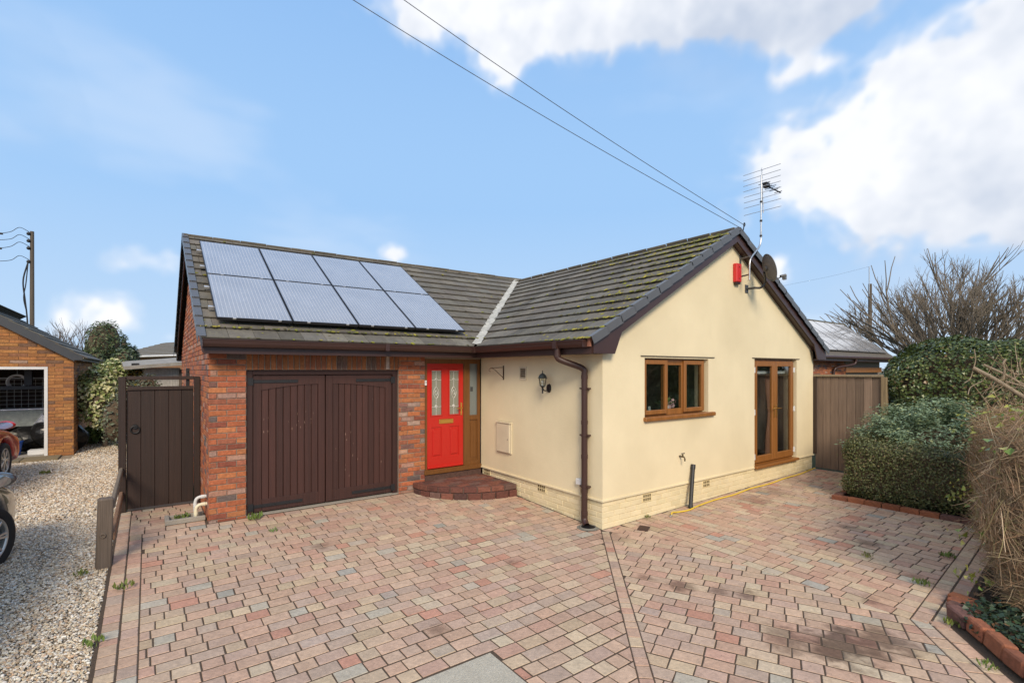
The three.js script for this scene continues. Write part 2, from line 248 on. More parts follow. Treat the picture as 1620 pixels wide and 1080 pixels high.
// block paving: three laying directions, a diagonal stringer from the house corner and double borders
const drive = struct('driveway', sheet(-5.14, 6.12, -4.3, 9, -.0042), mat([.105, .072, .048], 1, { map: resize(T.grain, .4), bump: T.grainB, bs: .006 }));
{
  const r = mulberry(11), specs = [], PAL = [[.66, .455, .355], [.66, .47, .365], [.62, .405, .32], [.60, .42, .35], [.69, .525, .385], [.67, .505, .385], [.68, .545, .42], [.57, .42, .35], [.62, .325, .25], [.56, .495, .43], [.62, .46, .335], [.67, .445, .345], [.46, .43, .40], [.62, .38, .305]];
  const WT = [3.6, 3.4, 3.2, 2.6, 1.8, 1.8, 1.1, 1.5, .8, .55, 1.1, 3, .2, 1.6], WS = WT.reduce((a, b) => a + b);
  const col = () => { let q = r() * WS, i = 0; while ((q -= WT[i]) > 0) i++; return tint([PAL[i][0] * .99, PAL[i][1], PAL[i][2] * .92], r, .085); };
  const stains = [[-.52, 3.0, .42, .30], [-.2, 3.18, .3, .38], [-.75, 2.72, .28, .5], [-.62, 1.62, .16, .42], [-.42, 1.9, .14, .55], [-.28, 2.1, .12, .5], [-.75, 1.32, .12, .6], [.52, 2.84, .14, .55], [2.6, 1.9, .16, .55], [2.1, 2.3, .17, .5], [-1.6, .2, .12, .6], [-2.9, .95, .13, .6], [-3.2, -1.4, .14, .6], [-.1, .25, .3, .72], [2.9, .45, .35, .7], [3.6, .4, .4, .72], [1.4, 2.9, .12, .6]];
  const dirt = (x, z) => { let k = 1; for (const [a, b, rr, s] of stains) { const q = Math.hypot(x - a, z - b) / rr; if (q < 1) k = Math.min(k, lerp(s, 1, sstep(.3, 1, q + (vn3(x * 11, 3, z * 11) - .5) * .6 + (vn3(x * 34, 7, z * 34) - .5) * .45))); } return k; };
  // fill a convex region (plan polygon [x,z]) with courses along direction d; a strip is one course wide and starts at its own edge
  function lay(poly, d, course, lens, strip, off = 0) {
    const U = [d[0], d[1]], V = [d[1], -d[0]];            // plan frame, U x V points up
    const loc = poly.map(([x, z]) => [x * U[0] + z * U[1], x * V[0] + z * V[1]]); if (areaOf(loc) < 0) loc.reverse();
    const us = loc.map(q => q[0]), vs = loc.map(q => q[1]), u0 = Math.min(...us), u1 = Math.max(...us), vm = Math.min(...vs), v0 = strip ? vm : Math.floor((vm - off) / course) * course + off, v1 = Math.max(...vs) - .004;
    const fr = { O: V3(0, 0, 0), U: V3(U[0], 0, U[1]), V: V3(V[0], 0, V[1]), N: V3(0, 1, 0) };
    for (let v = v0; v < v1; v += course) {
      let u = u0 - r() * .25; const wob = t => strip ? 0 : (vn3(t * 1.7, v * .9, 5) - .5) * .02;
      while (u < u1) {
        const L = pick(r, lens), j = .0042 + r() * .002, w0 = wob(u), w1 = wob(u + L), e = () => (r() - .5) * .004;
        const jv = j * 1.45; let q = [[u + j + e(), v + jv + w0], [u + L - j + e(), v + jv + w1], [u + L - j + e(), v + course - jv + w1], [u + j + e(), v + course - jv + w0]]; u += L;
        const n = loc.length; for (let i = 0; i < n && q.length > 2; i++) { const a = loc[i], b = loc[(i + 1) % n], ex = b[0] - a[0], ey = b[1] - a[1], l = Math.hypot(ex, ey), nx = ey / l, ny = -ex / l; q = clipHalf(q, nx, ny, nx * a[0] + ny * a[1] - .003); }
        q = clean(q); if (q.length < 3 || areaOf(q) < .0012) continue;
        const mx = q.reduce((s, p) => s + p[0], 0) / q.length, my = q.reduce((s, p) => s + p[1], 0) / q.length, X = mx * U[0] + my * V[0], Z = mx * U[1] + my * V[1];
        const c = col(), k = 1, foul = q.some(p => dirt(p[0] * U[0] + p[1] * V[0], p[0] * U[1] + p[1] * V[1]) < .995);
        const two = r() < .16 ? tint(pick(r, PAL), r, .08) : null;      // blocks of two mixed batches
        const hgt = (r() - .5) * .003, ox = r() * 3, oy = r() * 3;
        specs.push({ c: V3(X, g(X, Z), Z), a: areaOf(q), f: b => piece(b, q, fr, -.05, hgt, .0035, foul ? c.map(v => v * dirt(X, Z) * .95) : c, [ox, oy], foul ? P => { const d = dirt(P.x, P.z); return [c[0] * d, c[1] * d * lerp(.86, 1, d), c[2] * d * lerp(.8, 1, d)]; } : two && [lerp(c[0], two[0] * k, .4), lerp(c[1], two[1] * k, .4), lerp(c[2], two[2] * k, .4)]) });
      }
    }
  }
  const lensA = [.213, .213, .213, .142, .142, .178], lensB = [.213, .213, .178, .213, .142];
  const E0 = -5.12, B1 = E0 + .126, B2 = E0 + .252, dg = [-.6655, .7464], nrm = [.7464, .6655], hw = .055, dEnd = 6.9, zFar = 6.9, SX = -2.745, SZ = 1.474;
  const cut = (s, t) => [dg[0] * t + nrm[0] * s - .01, dg[1] * t + nrm[1] * s + .06], onDiag = z => { const A = cut(-hw, 0); return [A[0] + (z - A[1]) * dg[0] / dg[1], z]; }, zDiag = x => { const A = cut(-hw, 0); return [x, A[1] + (x - A[0]) * dg[1] / dg[0]]; };
  const A = cut(-hw, 0), K = [.37, 3.16], K2 = [-2.2, 5.2], K3 = [6.1, 2.78];
  lay([[E0, -4.25], [B1, -4.25], [B1, zFar], [E0, zFar]], [0, 1], .126, [.14, .21, .1, .16], true);          // borders at the gravel
  lay([[B1, -2.94], [B2, -2.94], [B2, zFar], [B1, zFar]], [0, 1], .126, [.16, .2, .12, .14], true);
  lay([[B2, -2.94], [-.01, -2.94], zDiag(-.01), onDiag(SZ), [B2, SZ]], [1, 0], .142, lensA, false, -SZ);     // left field, along the house front
  lay([[SX, SZ], onDiag(SZ), zDiag(SX)], [1, 0], .142, lensA, false, -SZ);
  lay([[B2, SZ], [-4.6, SZ], [-4.6, zFar], [B2, zFar]], [1, 0], .142, lensA, false, -SZ);
  lay([[B1, -4.25], [-4.19, -4.25], [-4.19, -2.94], [B1, -2.94]], [1, 0], .142, lensA, false, 2.94);
  lay([cut(-hw, 0), cut(hw, 0), cut(hw, dEnd), cut(-hw, dEnd)], dg, .11, [.142, .142, .1, .2], true);         // diagonal stringer course
  lay([cut(hw, 0), [.37, .03], K, K2, cut(hw, dEnd)], [.43, .903], .142, lensB, false);                       // middle field
  lay([[.0, -.01], [.37, -.01], [.37, .03], cut(hw, 0)], [1, 0], .11, lensB, true);
  lay([[.37, .0], [6.1, .0], K3, K], [0, 1], .142, lensB, false, .37);                                        // right field, square to the gable
  for (const [p, q] of [[K, K3], [K2, K]]) for (const k of [0, 1]) {
    const dx = q[0] - p[0], dz = q[1] - p[1], l = Math.hypot(dx, dz), u = [dx / l, dz / l], n = [-u[1], u[0]], w = .128, o = (c, m) => [c[0] + n[0] * w * m, c[1] + n[1] * w * m];
    lay([o(p, k), o(q, k), o(q, k + 1), o(p, k + 1)], u, w, [.15, .21, .12, .18], true);
  }
  pieceSet(drive, 'paver', 'paver_field', specs, MAT.paver, 300, true);
  // exposed-aggregate concrete slab let into the drive
  const zd = zDiag(SX - .01), ze = zDiag(-4.59), sl = extr([[-4.59, -SZ - .01], [-4.59, -ze[1] + .02], [zd[0], -zd[1] + .02], [zd[0], -SZ - .01]], .05); sl.rotateX(-Math.PI / 2).translate(0, -.052, 0);
  mesh(drive, 'concrete_slab', sl, mat([.62, .57, .46], .95, { map: resize(T.grain, .6), bump: resize(T.grainB, .2), bs: .005 }));
}
// gravel drive of the neighbour
{
  const r = mulberry(23), X0 = -19, X1 = -5.135;
  const bed = struct('gravel_drive', sheet(X0, X1, -17.4, 9, -.018), mat([.46, .37, .26], 1, { map: resize(T.grain, .12), bump: resize(T.grainB, .1), bs: .01 }));
  const geos = [0, 1, 2].map(k => { const q = new THREE.IcosahedronGeometry(1, 0), p = q.attributes.position, rr = mulberry(90 + k), mem = {}; for (let i = 0; i < p.count; i++) { const key = [p.getX(i), p.getY(i), p.getZ(i)].map(v => v.toFixed(3)).join(); const m = mem[key] ??= .75 + rr() * .45; p.setXYZ(i, p.getX(i) * m, p.getY(i) * m * .6, p.getZ(i) * m * .8); } q.computeVertexNormals(); return q; });
  const PAL = [[.64, .55, .42], [.58, .47, .33], [.71, .65, .54], [.48, .38, .27], [.43, .33, .22], [.63, .58, .50], [.38, .35, .31], [.67, .56, .41], [.52, .36, .23], [.78, .74, .66], [.29, .25, .21]];
  const pts = [[], [], []];
  const scatter = (n, x0, x1, z0, z1, s0, s1) => { for (let i = 0; i < n; i++) { const x = x0 + r() * (x1 - x0), z = z0 + r() * (z1 - z0); if (x < -6.2 && x > -9.6 && z < -10.2 && z > -16.5) continue; pts[Math.floor(r() * 3)].push([x, z, lerp(s0, s1, r() * r())]); } };
  scatter(125000, -8.6, X1 - .01, -4.2, 1.6, .007, .017); scatter(52000, -9.5, X1 - .01, -10.3, -4.2, .010, .020); scatter(9000, -6.25, -5.14, -17, -4.3, .014, .026); scatter(5000, -13, -8.6, -10, 1, .02, .03);
  pts.forEach((P, k) => {
    const im = new THREE.InstancedMesh(geos[k], mat([1, 1, 1], .75, { map: null }), P.length), m = new THREE.Matrix4(), e = new THREE.Euler(), q = new THREE.Quaternion(), c = new THREE.Color();
    P.forEach(([x, z, s], i) => { e.set((r() - .5) * .9, r() * 6.3, (r() - .5) * .9); m.compose(V3(x, g(x, z) - .012 + s * (.25 + r() * .5), z), q.setFromEuler(e), V3(s, s, s)); im.setMatrixAt(i, m); const t = tint(pick(r, PAL), r, .14); im.setColorAt(i, c.setRGB(...t)); });
    im.name = 'gravel_stones'; im.userData.kind = 'stuff'; im.castShadow = im.receiveShadow = true; bed.add(im);
  });
}
// ---------------------------------------------------------------- the bungalow
const house = thing('bungalow', 'cream rendered and red brick bungalow with brown gutters and grey tiled roof', 'house');
const TP = .574, PA = Math.atan(TP), cP = Math.cos(PA), sP = Math.sin(PA), EY = 2.5, ZF = -2.95, RZ = -6.14;
const BRICK = [[.56, .185, .075], [.52, .16, .07], [.58, .22, .09], [.48, .145, .07], [.43, .15, .085], [.28, .14, .115], [.50, .27, .19], [.33, .10, .06], [.20, .15, .14]], BW = [4, 4, 3, 3, 2.4, 1.3, .9, 1.6, .6];
const weigh = (r, pal, w) => { let s = w.reduce((a, b) => a + b) * r(), i = 0; while ((s -= w[i]) > 0) i++; return pal[i]; };
function bricksOn(specs, fr, region, v0, v1, o) {   // region: convex outline in the wall's own plane
  const r = mulberry(o.seed), H = o.h || .075, L = o.len || .225, us = region.map(q => q[0]), u0 = Math.min(...us), u1 = Math.max(...us); let row = 0;
  for (let v = v0; v < v1 - .01; v += H, row++) {
    for (let u = u0 - L - (row % 2 ? L * .5 : 0) + (o.shift || 0); u < u1; u += L) {
      const j = o.j || .005, e = () => (r() - .5) * (o.rough ?? .004);
      let q = [[u + j + e(), v + j + e()], [u + L - j + e(), v + j + e()], [u + L - j + e(), v + H - j + e()], [u + j + e(), v + H - j + e()]];
      for (let i = 0; i < region.length && q.length > 2; i++) { const a = region[i], b = region[(i + 1) % region.length], ex = b[0] - a[0], ey = b[1] - a[1], l = Math.hypot(ex, ey), nx = ey / l, ny = -ex / l; q = clipHalf(q, nx, ny, nx * a[0] + ny * a[1] - .001); }
      q = clean(q); if (q.length < 3 || areaOf(q) < .0011) continue;
      const c = tint(weigh(r, o.pal || BRICK, o.w || BW), r, o.var ?? .15), n1 = (r() - .5) * .004, ox = r() * 5, oy = r() * 5, mu = q.reduce((s, p) => s + p[0], 0) / q.length, mv = q.reduce((s, p) => s + p[1], 0) / q.length;
      const pale = r() < (o.pale ?? .06) ? [c[0] * .5 + .3, c[1] * .5 + .24, c[2] * .5 + .2] : null;
      specs.push({ c: fr.O.clone().addScaledVector(fr.U, mu).addScaledVector(fr.V, mv), a: areaOf(q), f: b => piece(b, q, fr, -.02, n1, .004, c, [ox, oy], pale) });
    }
  }
}
const frF = frame(V3(0, 0, ZF), V3(1, 0, 0), V3(0, 1, 0)), frS = frame(V3(-4.18, 0, 0), V3(0, 0, 1), V3(0, 1, 0));
const GX0 = -3.745, GX1 = -1.565, GY = 2.1, DX0 = -1.105, DY0 = .37, DY1 = 2.285;
{ // brick front and side of the main range
  const front = extr([[-4.17, -.1], [GX0, -.1], [GX0, GY], [GX1, GY], [GX1, -.1], [DX0, -.1], [DX0, 2.285], [.25, 2.285], [.25, 2.55], [-4.17, 2.55]], .22).translate(0, 0, ZF - .23);
  const w = mesh(house, 'brick_wall', front, MAT.mortar), specs = [];
  bricksOn(specs, frF, rect(-4.18, .05, GX0, 2.32), .07, 2.32, { seed: 31, shift: .095 });
  bricksOn(specs, frF, rect(GX1, .05, DX0, 2.32), .07, 2.32, { seed: 32, shift: .04, pale: .12, rough: .008 });
  { const r = mulberry(33), n = 29, dx = (GX1 - GX0) / n; for (let i = 0; i < n; i++) { const u = GX0 + i * dx, c = tint(weigh(r, [[.40, .15, .06], [.44, .17, .065], [.32, .12, .06], [.20, .12, .09]], [3, 3, 2, .7]), r, .15), ox = r() * 4, t = (r() - .5) * .006, pl = i === 26 ? [.6, .48, .4] : null, q = [[u + .006 + t, GY + .004], [u + dx - .006 + t, GY + .004], [u + dx - .006 - t, 2.318], [u + .006 - t, 2.318]]; specs.push({ c: V3(u, 2.2, ZF), a: .015, f: b => piece(b, q, frF, -.02, (i % 3 - 1) * .002, .005, c, [ox, ox], pl) }); } }
  pieceSet(w, 'brick', 'brickwork', specs, MAT.brick, 300);
  const side = extr([[-9.34, -.1], [-2.985, -.1], [-2.985, 2.5], [RZ, 4.32], [-9.34, 2.5]], .22);   // (z, y) outline
  side.applyMatrix4(new THREE.Matrix4().makeBasis(V3(0, 0, 1), V3(0, 1, 0), V3(-1, 0, 0))).translate(-3.95, 0, 0);
  const ws = mesh(house, 'side_wall', side, MAT.mortar), sp = [];
  bricksOn(sp, frS, [[-9.35, .05], [-2.95, .05], [-2.95, 2.52], [RZ, 4.35], [-9.35, 2.52]], .07, 4.3, { seed: 34, pale: .10 });
  pieceSet(ws, 'brick', 'brickwork', sp, MAT.brick, 150);
  mesh(house, 'rear_wall', [box(-4.17, -.1, -9.35, 6.12, 2.55, -9.13), box(5.87, -.1, -9.13, 6.12, 2.55, -2.9)], MAT.mortar);
  mesh(house, 'side_wall', extr([[-9.34, 2.5], [-2.96, 2.5], [RZ, 4.32]], .2).applyMatrix4(new THREE.Matrix4().makeBasis(V3(0, 0, 1), V3(0, 1, 0), V3(-1, 0, 0))).translate(6.1, 0, 0), MAT.mortar);
}
const WX0 = .848, WX1 = 2.413, WY0 = 1.425, WY1 = 2.27, FX0 = 3.828, FX1 = 5.41, FY0 = .40, FY1 = 2.30;
{ // rendered wing: gable, flank, painted brick plinth
  const rw = part(house, 'rendered_wall');
  mesh(rw, 'gable_render', extr([[0, .375], [6.12, .375], [6.12, 2.58], [3.06, 4.345], [0, 2.58]], .25, [rect(WX0, WY0, WX1, WY1), rect(FX0, FY0, FX1, FY1)]).translate(0, 0, -.25), MAT.cream);
  mesh(rw, 'flank_render', box(0, .375, -2.95, .25, 2.55, -.25), MAT.cream); mesh(rw, 'flank_render', box(5.87, .375, -2.95, 6.12, 2.55, -.25), MAT.cream);
  const bell = [[0, 0], [.02, 0], [.004, .06], [0, .06]];     // bell-cast drip at the foot of the render
  const b1 = extr(bell.map(([a, c]) => [a, c]), 6.14).rotateY(Math.PI / 2).scale(1, 1, -1);   // runs along x, juts to +z
  mesh(rw, 'render_drip', [box(-.018, .368, -.001, 3.80, .39, .018), box(5.43, .368, -.001, 6.135, .39, .018), box(-.018, .368, -2.945, .001, .39, -.001)], MAT.cream);
  const pl = mesh(house, 'plinth', [box(.022, -.15, -2.94, .24, .37, -.022), box(.24, -.15, -.25, 6.10, .37, -.022), box(5.87, -.15, -2.94, 6.10, .37, -.25)], mat([.74, .63, .42], .85, { map: T.render })), specs = [], o = { pal: [[1, 1, 1], [.97, .97, .95], [.93, .93, .9]], w: [3, 2, 1], var: .03, j: .0035, rough: .005, pale: 0 };
  const frG = frame(V3(0, 0, -.015), V3(1, 0, 0), V3(0, 1, 0)), frL = frame(V3(.015, 0, 0), V3(0, 0, 1), V3(0, 1, 0));
  bricksOn(specs, frG, rect(.015, -.01, 6.11, .37), -.005, .37, { ...o, seed: 41 }); bricksOn(specs, frL, rect(-2.94, -.01, -.015, .37), -.005, .37, { ...o, seed: 42, shift: -.1 });
  pieceSet(pl, 'brick', 'brickwork', specs, MAT.plinth, 260);
  // inside: floor, ceiling, partition
  mesh(house, 'room', [box(.2, .30, -3.4, 5.9, .385, -.2), box(-4.1, 2.36, -9.2, 6.0, 2.42, -3.1), box(.2, 2.36, -3.1, 5.9, 2.42, -.2), box(.2, .3, -3.5, 5.95, 2.4, -3.4), box(.2, .3, -2.96, .27, 2.4, -.24), box(5.85, .3, -3.0, 5.9, 2.4, -.24), box(-4.0, .3, -3.9, .3, 2.4, -3.8)], MAT.roomWall);
  mesh(house, 'room_floor', box(.27, .386, -3.39, 5.85, .392, -.24), MAT.carpet);
}
// ---- roof
const roof = part(house, 'roof');
const SL = { front: { O: V3(0, EY, -2.62), U: V3(1, 0, 0), V: V3(0, sP, -cP) }, back: { O: V3(0, EY, -9.66), U: V3(-1, 0, 0), V: V3(0, sP, cP) }, left: { O: V3(-.3, EY, 0), U: V3(0, 0, 1), V: V3(cP, sP, 0) }, right: { O: V3(6.42, EY, 0), U: V3(0, 0, -1), V: V3(-cP, sP, 0) } };
for (const k in SL) SL[k].N = SL[k].U.clone().cross(SL[k].V);
const LM = 3.52 / cP, LW = 3.36 / cP;
const moss = [];
{
  const deck = new MB(), grey = [.1, .1, .1];
  piece(deck, rect(-4.24, .02, 6.36, LM - .02), SL.front, -.07, -.025, .001, grey); piece(deck, rect(-6.36, .02, 4.24, LM - .02), SL.back, -.07, -.025, .001, grey);
  piece(deck, rect(-6.0, .02, .06, LW - .02), SL.left, -.07, -.026, .001, grey); piece(deck, rect(-.06, .02, 6.0, LW - .02), SL.right, -.07, -.026, .001, grey);
  mesh(roof, 'roof_deck', deck.geo(), mat([.05, .045, .04], 1), true);
  const r = mulberry(51), specs = [], TILE = [[.185, .168, .146], [.165, .15, .132], [.205, .188, .165], [.14, .128, .113], [.175, .165, .15]];
  function tiles(sl, u0, u1, len, clips, lay, seedMoss) {
    const tilt = .10, V = sl.V.clone().multiplyScalar(Math.cos(tilt)).addScaledVector(sl.N, -Math.sin(tilt)), N = sl.U.clone().cross(V), G = .30, n = Math.ceil((len + .03) / G);
    for (let k = 0; k < n; k++) {
      const v = -.045 + k * G, top = Math.min(.365, len - v + .01); if (top < .05) continue;
      const fr = { O: sl.O.clone().addScaledVector(sl.V, v).addScaledVector(sl.N, .036), U: sl.U, V, N };
      for (let u = u0 + (k % 2 ? -.15 : 0); u < u1; u += .3) {
        const a = Math.max(u, u0), b = Math.min(u + .3, u1); if (b - a < .03) continue; let q = rect(a + .0018, 0, b - .0018, top);
        for (const [nx, ny, d] of clips) q = clipHalf(q, nx, ny, d - ny * v);
        q = clean(q, .006); if (q.length < 3 || areaOf(q) < .002) continue;
        const c = tint(pick(r, TILE), r, .13), n1 = (r() - .5) * .004, ox = r() * 5, oy = r() * 5;
        specs.push({ c: fr.O.clone().addScaledVector(sl.U, (a + b) / 2).addScaledVector(sl.V, .15), a: lay ? areaOf(q) : 0, f: bb => piece(bb, q, fr, -.017, n1, .003, c, [ox, oy]) });
        if (seedMoss) { const w = seedMoss(u, v); for (let m = 0; m < w * 34; m++) if (r() < w) { const uu = a + r() * (b - a), vv = r() < .75 ? .0 + r() * .03 - .012 : r() * .28; if (clips.every(([nx, ny, d]) => nx * uu + ny * (vv + v) < d)) moss.push([fr.O.clone().addScaledVector(sl.U, uu).addScaledVector(V, vv).addScaledVector(N, .002), N, .006 + r() * r() * .026]); } }
      }
    }
  }
  tiles(SL.front, -4.29, 3.12, LM, [[1, -cP, -.3 - .045]], true, (u, v) => v < .35 && v > .2 ? .6 : v < .1 ? .3 : .12);
  tiles(SL.left, -6.1, .13, LW, [[-1, -cP, 2.62 - .045]], true, (u, v) => clamp(1.25 - (.13 - u) * .62) * (.55 + .5 * sstep(0, 3.5, v)) + .09 + (v > 3.0 && u > -3.2 ? .5 : 0));
  tiles(SL.back, -3.3, 4.29, LM, [], false); tiles(SL.right, -.13, 6.0, LW, [[1, -cP, 2.6]], false);
  pieceSet(roof, 'tile', 'tile_field', specs, MAT.tile, 300);
  // ridge tiles
  const half = new THREE.CylinderGeometry(.115, .12, .445, 12, 1, false, -Math.PI / 2, Math.PI); half.rotateX(Math.PI / 2).rotateY(0);
  const cap = () => { const q = new THREE.CylinderGeometry(.118, .124, .44, 10, 1, true, Math.PI / 2, Math.PI); q.rotateX(-Math.PI / 2); q.scale(1, .72, 1); return q; };   // along z, arched upward
  const rm = [0, 1, 2].map(k => mat([[.19, .165, .135], [.22, .19, .155], [.165, .145, .12]][k], .9, { map: T.tile, bump: T.grainB, bs: .004 }));
  for (let i = 0, x = -4.30 + .22; x < 3.2; x += .447, i++) mesh(roof, 'ridge_tile', at(cap(), x, EY + TP * 3.52 + .005 + (i % 3) * .003, RZ, 0, Math.PI / 2, (i % 2 - .5) * .012), rm[i % 3]);
  for (let i = 0, z = .14 - .22; z > -5.95; z -= .447, i++) mesh(roof, 'ridge_tile', at(cap(), 3.06, EY + TP * 3.36 + .006 + (i % 3) * .003, z), rm[(i + 1) % 3]);
  // pointed valley between the two roofs
  const vb = new MB(), rr = mulberry(55), va = t => V3(-.3 + t, EY + TP * t + .030, -2.62 - t), e = V3(.7071, 0, .7071); let pw = null;
  for (let i = 0; i <= 44; i++) { const t = -.02 + i * 3.4 / 44, wl = .066 + rr() * .018, wr = .066 + rr() * .018, c = va(t), l = c.clone().addScaledVector(e, -wl).add(V3(0, .030 + rr() * .008, 0)), q = c.clone().addScaledVector(e, wr).add(V3(0, .030 + rr() * .008, 0)), m = c.clone().add(V3(0, .018 + rr() * .006, 0)); if (pw) { const k = [.85 + rr() * .2, .85 + rr() * .2, .85 + rr() * .2].map((_, i, a) => a[0]); for (const [a, b2, c2] of [[pw.l, pw.m, l], [pw.m, m, l], [pw.m, pw.q, m], [pw.q, q, m]]) vb.tri(a, b2, c2, k, [a.x, a.z], [b2.x, b2.z], [c2.x, c2.z]); } pw = { l, m, q }; }
  mesh(roof, 'valley', vb.geo(), mat([.60, .60, .585], .9, { map: T.tile, bump: T.grainB, bs: .006, vc: true }), true);
  // verge caps, one to a course
  const vc = mat([.12, .122, .128], .36, { map: T.soft }), vcap = (sl, u0, u1, len) => { const s = Math.sign(u1 - u0); for (let v = -.05, k = 0; v < len - .03; v += .30, k++) { const b = new MB(), L = Math.min(.32, len - v), tilt = .05, V = sl.V.clone().multiplyScalar(Math.cos(tilt)).addScaledVector(sl.N, -Math.sin(tilt)), N = sl.U.clone().cross(V), fr = { O: sl.O.clone().addScaledVector(sl.V, v).addScaledVector(sl.N, .05), U: sl.U, V, N }; piece(b, rect(Math.min(u0, u1), 0, Math.max(u0, u1), L), fr, -.006, 0, .003, [1, 1, 1]); const o = s > 0 ? [u1 - .006, u1 + .001] : [u1 - .001, u1 + .006]; piece(b, rect(o[0], 0, o[1], L), fr, -.105, -.004, .002, [1, 1, 1]); mesh(roof, 'verge_cap', b.geo(), vc, true); } };
  vcap(SL.front, -4.235, -4.325, LM); vcap(SL.left, .09, .165, LW); vcap(SL.right, -.09, -.165, LW); vcap(SL.back, 4.235, 4.325, LM);
}
// ---- bargeboards, soffits, fascias, gutters
{
  const barge = (sgn) => { const X = x => sgn > 0 ? x : 6.12 - x, h = .165; const y = x => EY + TP * (x + .3) - .045; const pts = [[X(-.29), 2.31], [X(.10), 2.31], [X(.235), y(.235) - h], [X(3.06), y(3.06) - h], [X(3.06), y(3.06)], [X(-.29), y(-.29)]]; return extr(sgn > 0 ? pts : pts.reverse(), .02).translate(0, 0, .105); };
  mesh(house, 'bargeboard', barge(1), MAT.brown); mesh(house, 'bargeboard', barge(-1), MAT.brown);
  const sof = (sl, u0, u1, len) => { const b = new MB(); piece(b, rect(Math.min(u0, u1), .30, Math.max(u0, u1), len), sl, -.19, -.175, .001, [1, 1, 1]); return b.geo(); };
  mesh(house, 'verge_soffit', [sof(SL.left, -.01, .105, LW), sof(SL.right, -.105, .01, LW), box(-.29, 2.31, -.005, .02, 2.325, .105), box(6.1, 2.31, -.005, 6.41, 2.325, .105)], MAT.brown);
  const bl = (back) => { const Z = d => back ? -9.66 + d : -2.62 - d, y = d => EY + TP * d - .05, pts = [[Z(.02), y(0) - .13], [Z(.02), y(.02)], [Z(3.52), y(3.52)], [Z(3.52), y(3.52) - .17], [Z(.2), y(.2) - .17]]; const q = extr(back ? pts : pts.reverse(), .02); return q.applyMatrix4(new THREE.Matrix4().makeBasis(V3(0, 0, 1), V3(0, 1, 0), V3(-1, 0, 0))).translate(-4.255, 0, 0); };
  mesh(house, 'bargeboard', bl(false), MAT.brown); mesh(house, 'bargeboard', bl(true), MAT.brown);
  mesh(house, 'soffit', [box(-4.2, 2.31, -2.949, -.28, 2.322, -2.665), box(-.285, 2.31, -2.95, -.001, 2.322, .1), box(6.121, 2.31, -2.9, 6.40, 2.322, .1), box(-4.2, 2.31, -9.63, 6.1, 2.322, -9.351)], MAT.brown);
  for (const q of [box(-4.265, 2.305, -2.664, -.29, 2.47, -2.646), box(-.305, 2.305, -2.645, -.287, 2.47, .104), box(6.402, 2.305, -2.9, 6.42, 2.47, .104), box(-4.26, 2.305, -9.655, 6.12, 2.47, -9.637)]) mesh(house, 'fascia', q, MAT.brown);
  mesh(house, 'eaves_block', box(-4.262, 2.32, -2.70, -4.182, 2.44, -2.66).scale(1, 1, 1), mat([.16, .14, .125], .9));
  // gutter: ogee-like channel, swept along the eaves
  const prof = [[0, .085], [0, .0], [.03, -.008], [.075, -.004], [.098, .03], [.104, .07], [.112, .078], [.112, .09], [.104, .09], [.1, .078], [.095, .072], [.088, .034], [.07, .006], [.03, .002], [.008, .006], [.008, .085]];
  const gx = extr(prof, 3.97).applyMatrix4(new THREE.Matrix4().makeBasis(V3(0, 0, 1), V3(0, 1, 0), V3(-1, 0, 0))).translate(-.305, 2.395, -2.645);
  mesh(house, 'gutter', [gx, box(-4.279, 2.388, -2.645, -4.273, 2.486, -2.533), box(-1.95, 2.384, -2.645, -1.89, 2.489, -2.528)], MAT.brown);
  const gz = extr(prof.map(([a, b]) => [-a, b]).reverse(), 2.58).translate(-.306, 2.395, -2.53);
  mesh(house, 'gutter', [gz, box(-.425, 2.386, -2.66, -.30, 2.489, -2.50), box(-.425, 2.384, -.52, -.304, 2.488, -.44), box(-.42, 2.388, .05, -.306, 2.486, .056)], MAT.brown);
  mesh(house, 'gutter', extr(prof, 2.9).applyMatrix4(new THREE.Matrix4().makeBasis(V3(1, 0, 0), V3(0, 1, 0), V3(0, 0, 1))).translate(6.42, 2.395, -2.85), MAT.brown);
  mesh(house, 'gutter_end', box(-.335, 2.395, .056, -.27, 2.50, .10), mat([.30, .13, .085], .6));
  // downpipe with swan neck, clips and shoe
  const dz = -.262, dx = -.072, dp = part(house, 'downpipe'), pm = MAT.brown;
  mesh(dp, 'swan_neck', [rod([-.365, 2.40, -.48], [-.365, 2.30, -.48], .044), tube([[-.365, 2.31, -.48], [-.362, 2.26, -.474], [-.10, 2.125, -.285], [dx, 2.09, dz], [dx, 2.03, dz]], .042, 28, 14), rod([-.365, 2.30, -.48], [-.365, 2.275, -.48], .05)], pm);
  mesh(dp, 'pipe', [rod([dx, 2.05, dz], [dx, .16, dz], .042, .042, 18), ...[2.03, 1.42, .96, .50, .2].map(y => rod([dx, y - .05, dz], [dx, y, dz], .0465, .0465, 18))], pm);
  mesh(dp, 'shoe', tube([[dx, .18, dz], [dx, .10, dz], [dx - .012, .055, dz + .03], [dx - .03, .03, dz + .07]], .044, 14, 14), pm);
  for (const y of [1.85, 1.22, .53]) mesh(dp, 'pipe_clip', [rod([dx, y - .012, dz], [dx, y + .012, dz], .05, .05, 18), box(dx - .01, y - .01, dz + .03, dx + .02, y + .01, dz + .085), box(dx - .01, y - .01, dz - .085, dx + .02, y + .01, dz - .03), box(dx + .02, y - .01, dz - .05, 0, y + .01, dz + .05)], pm);
}
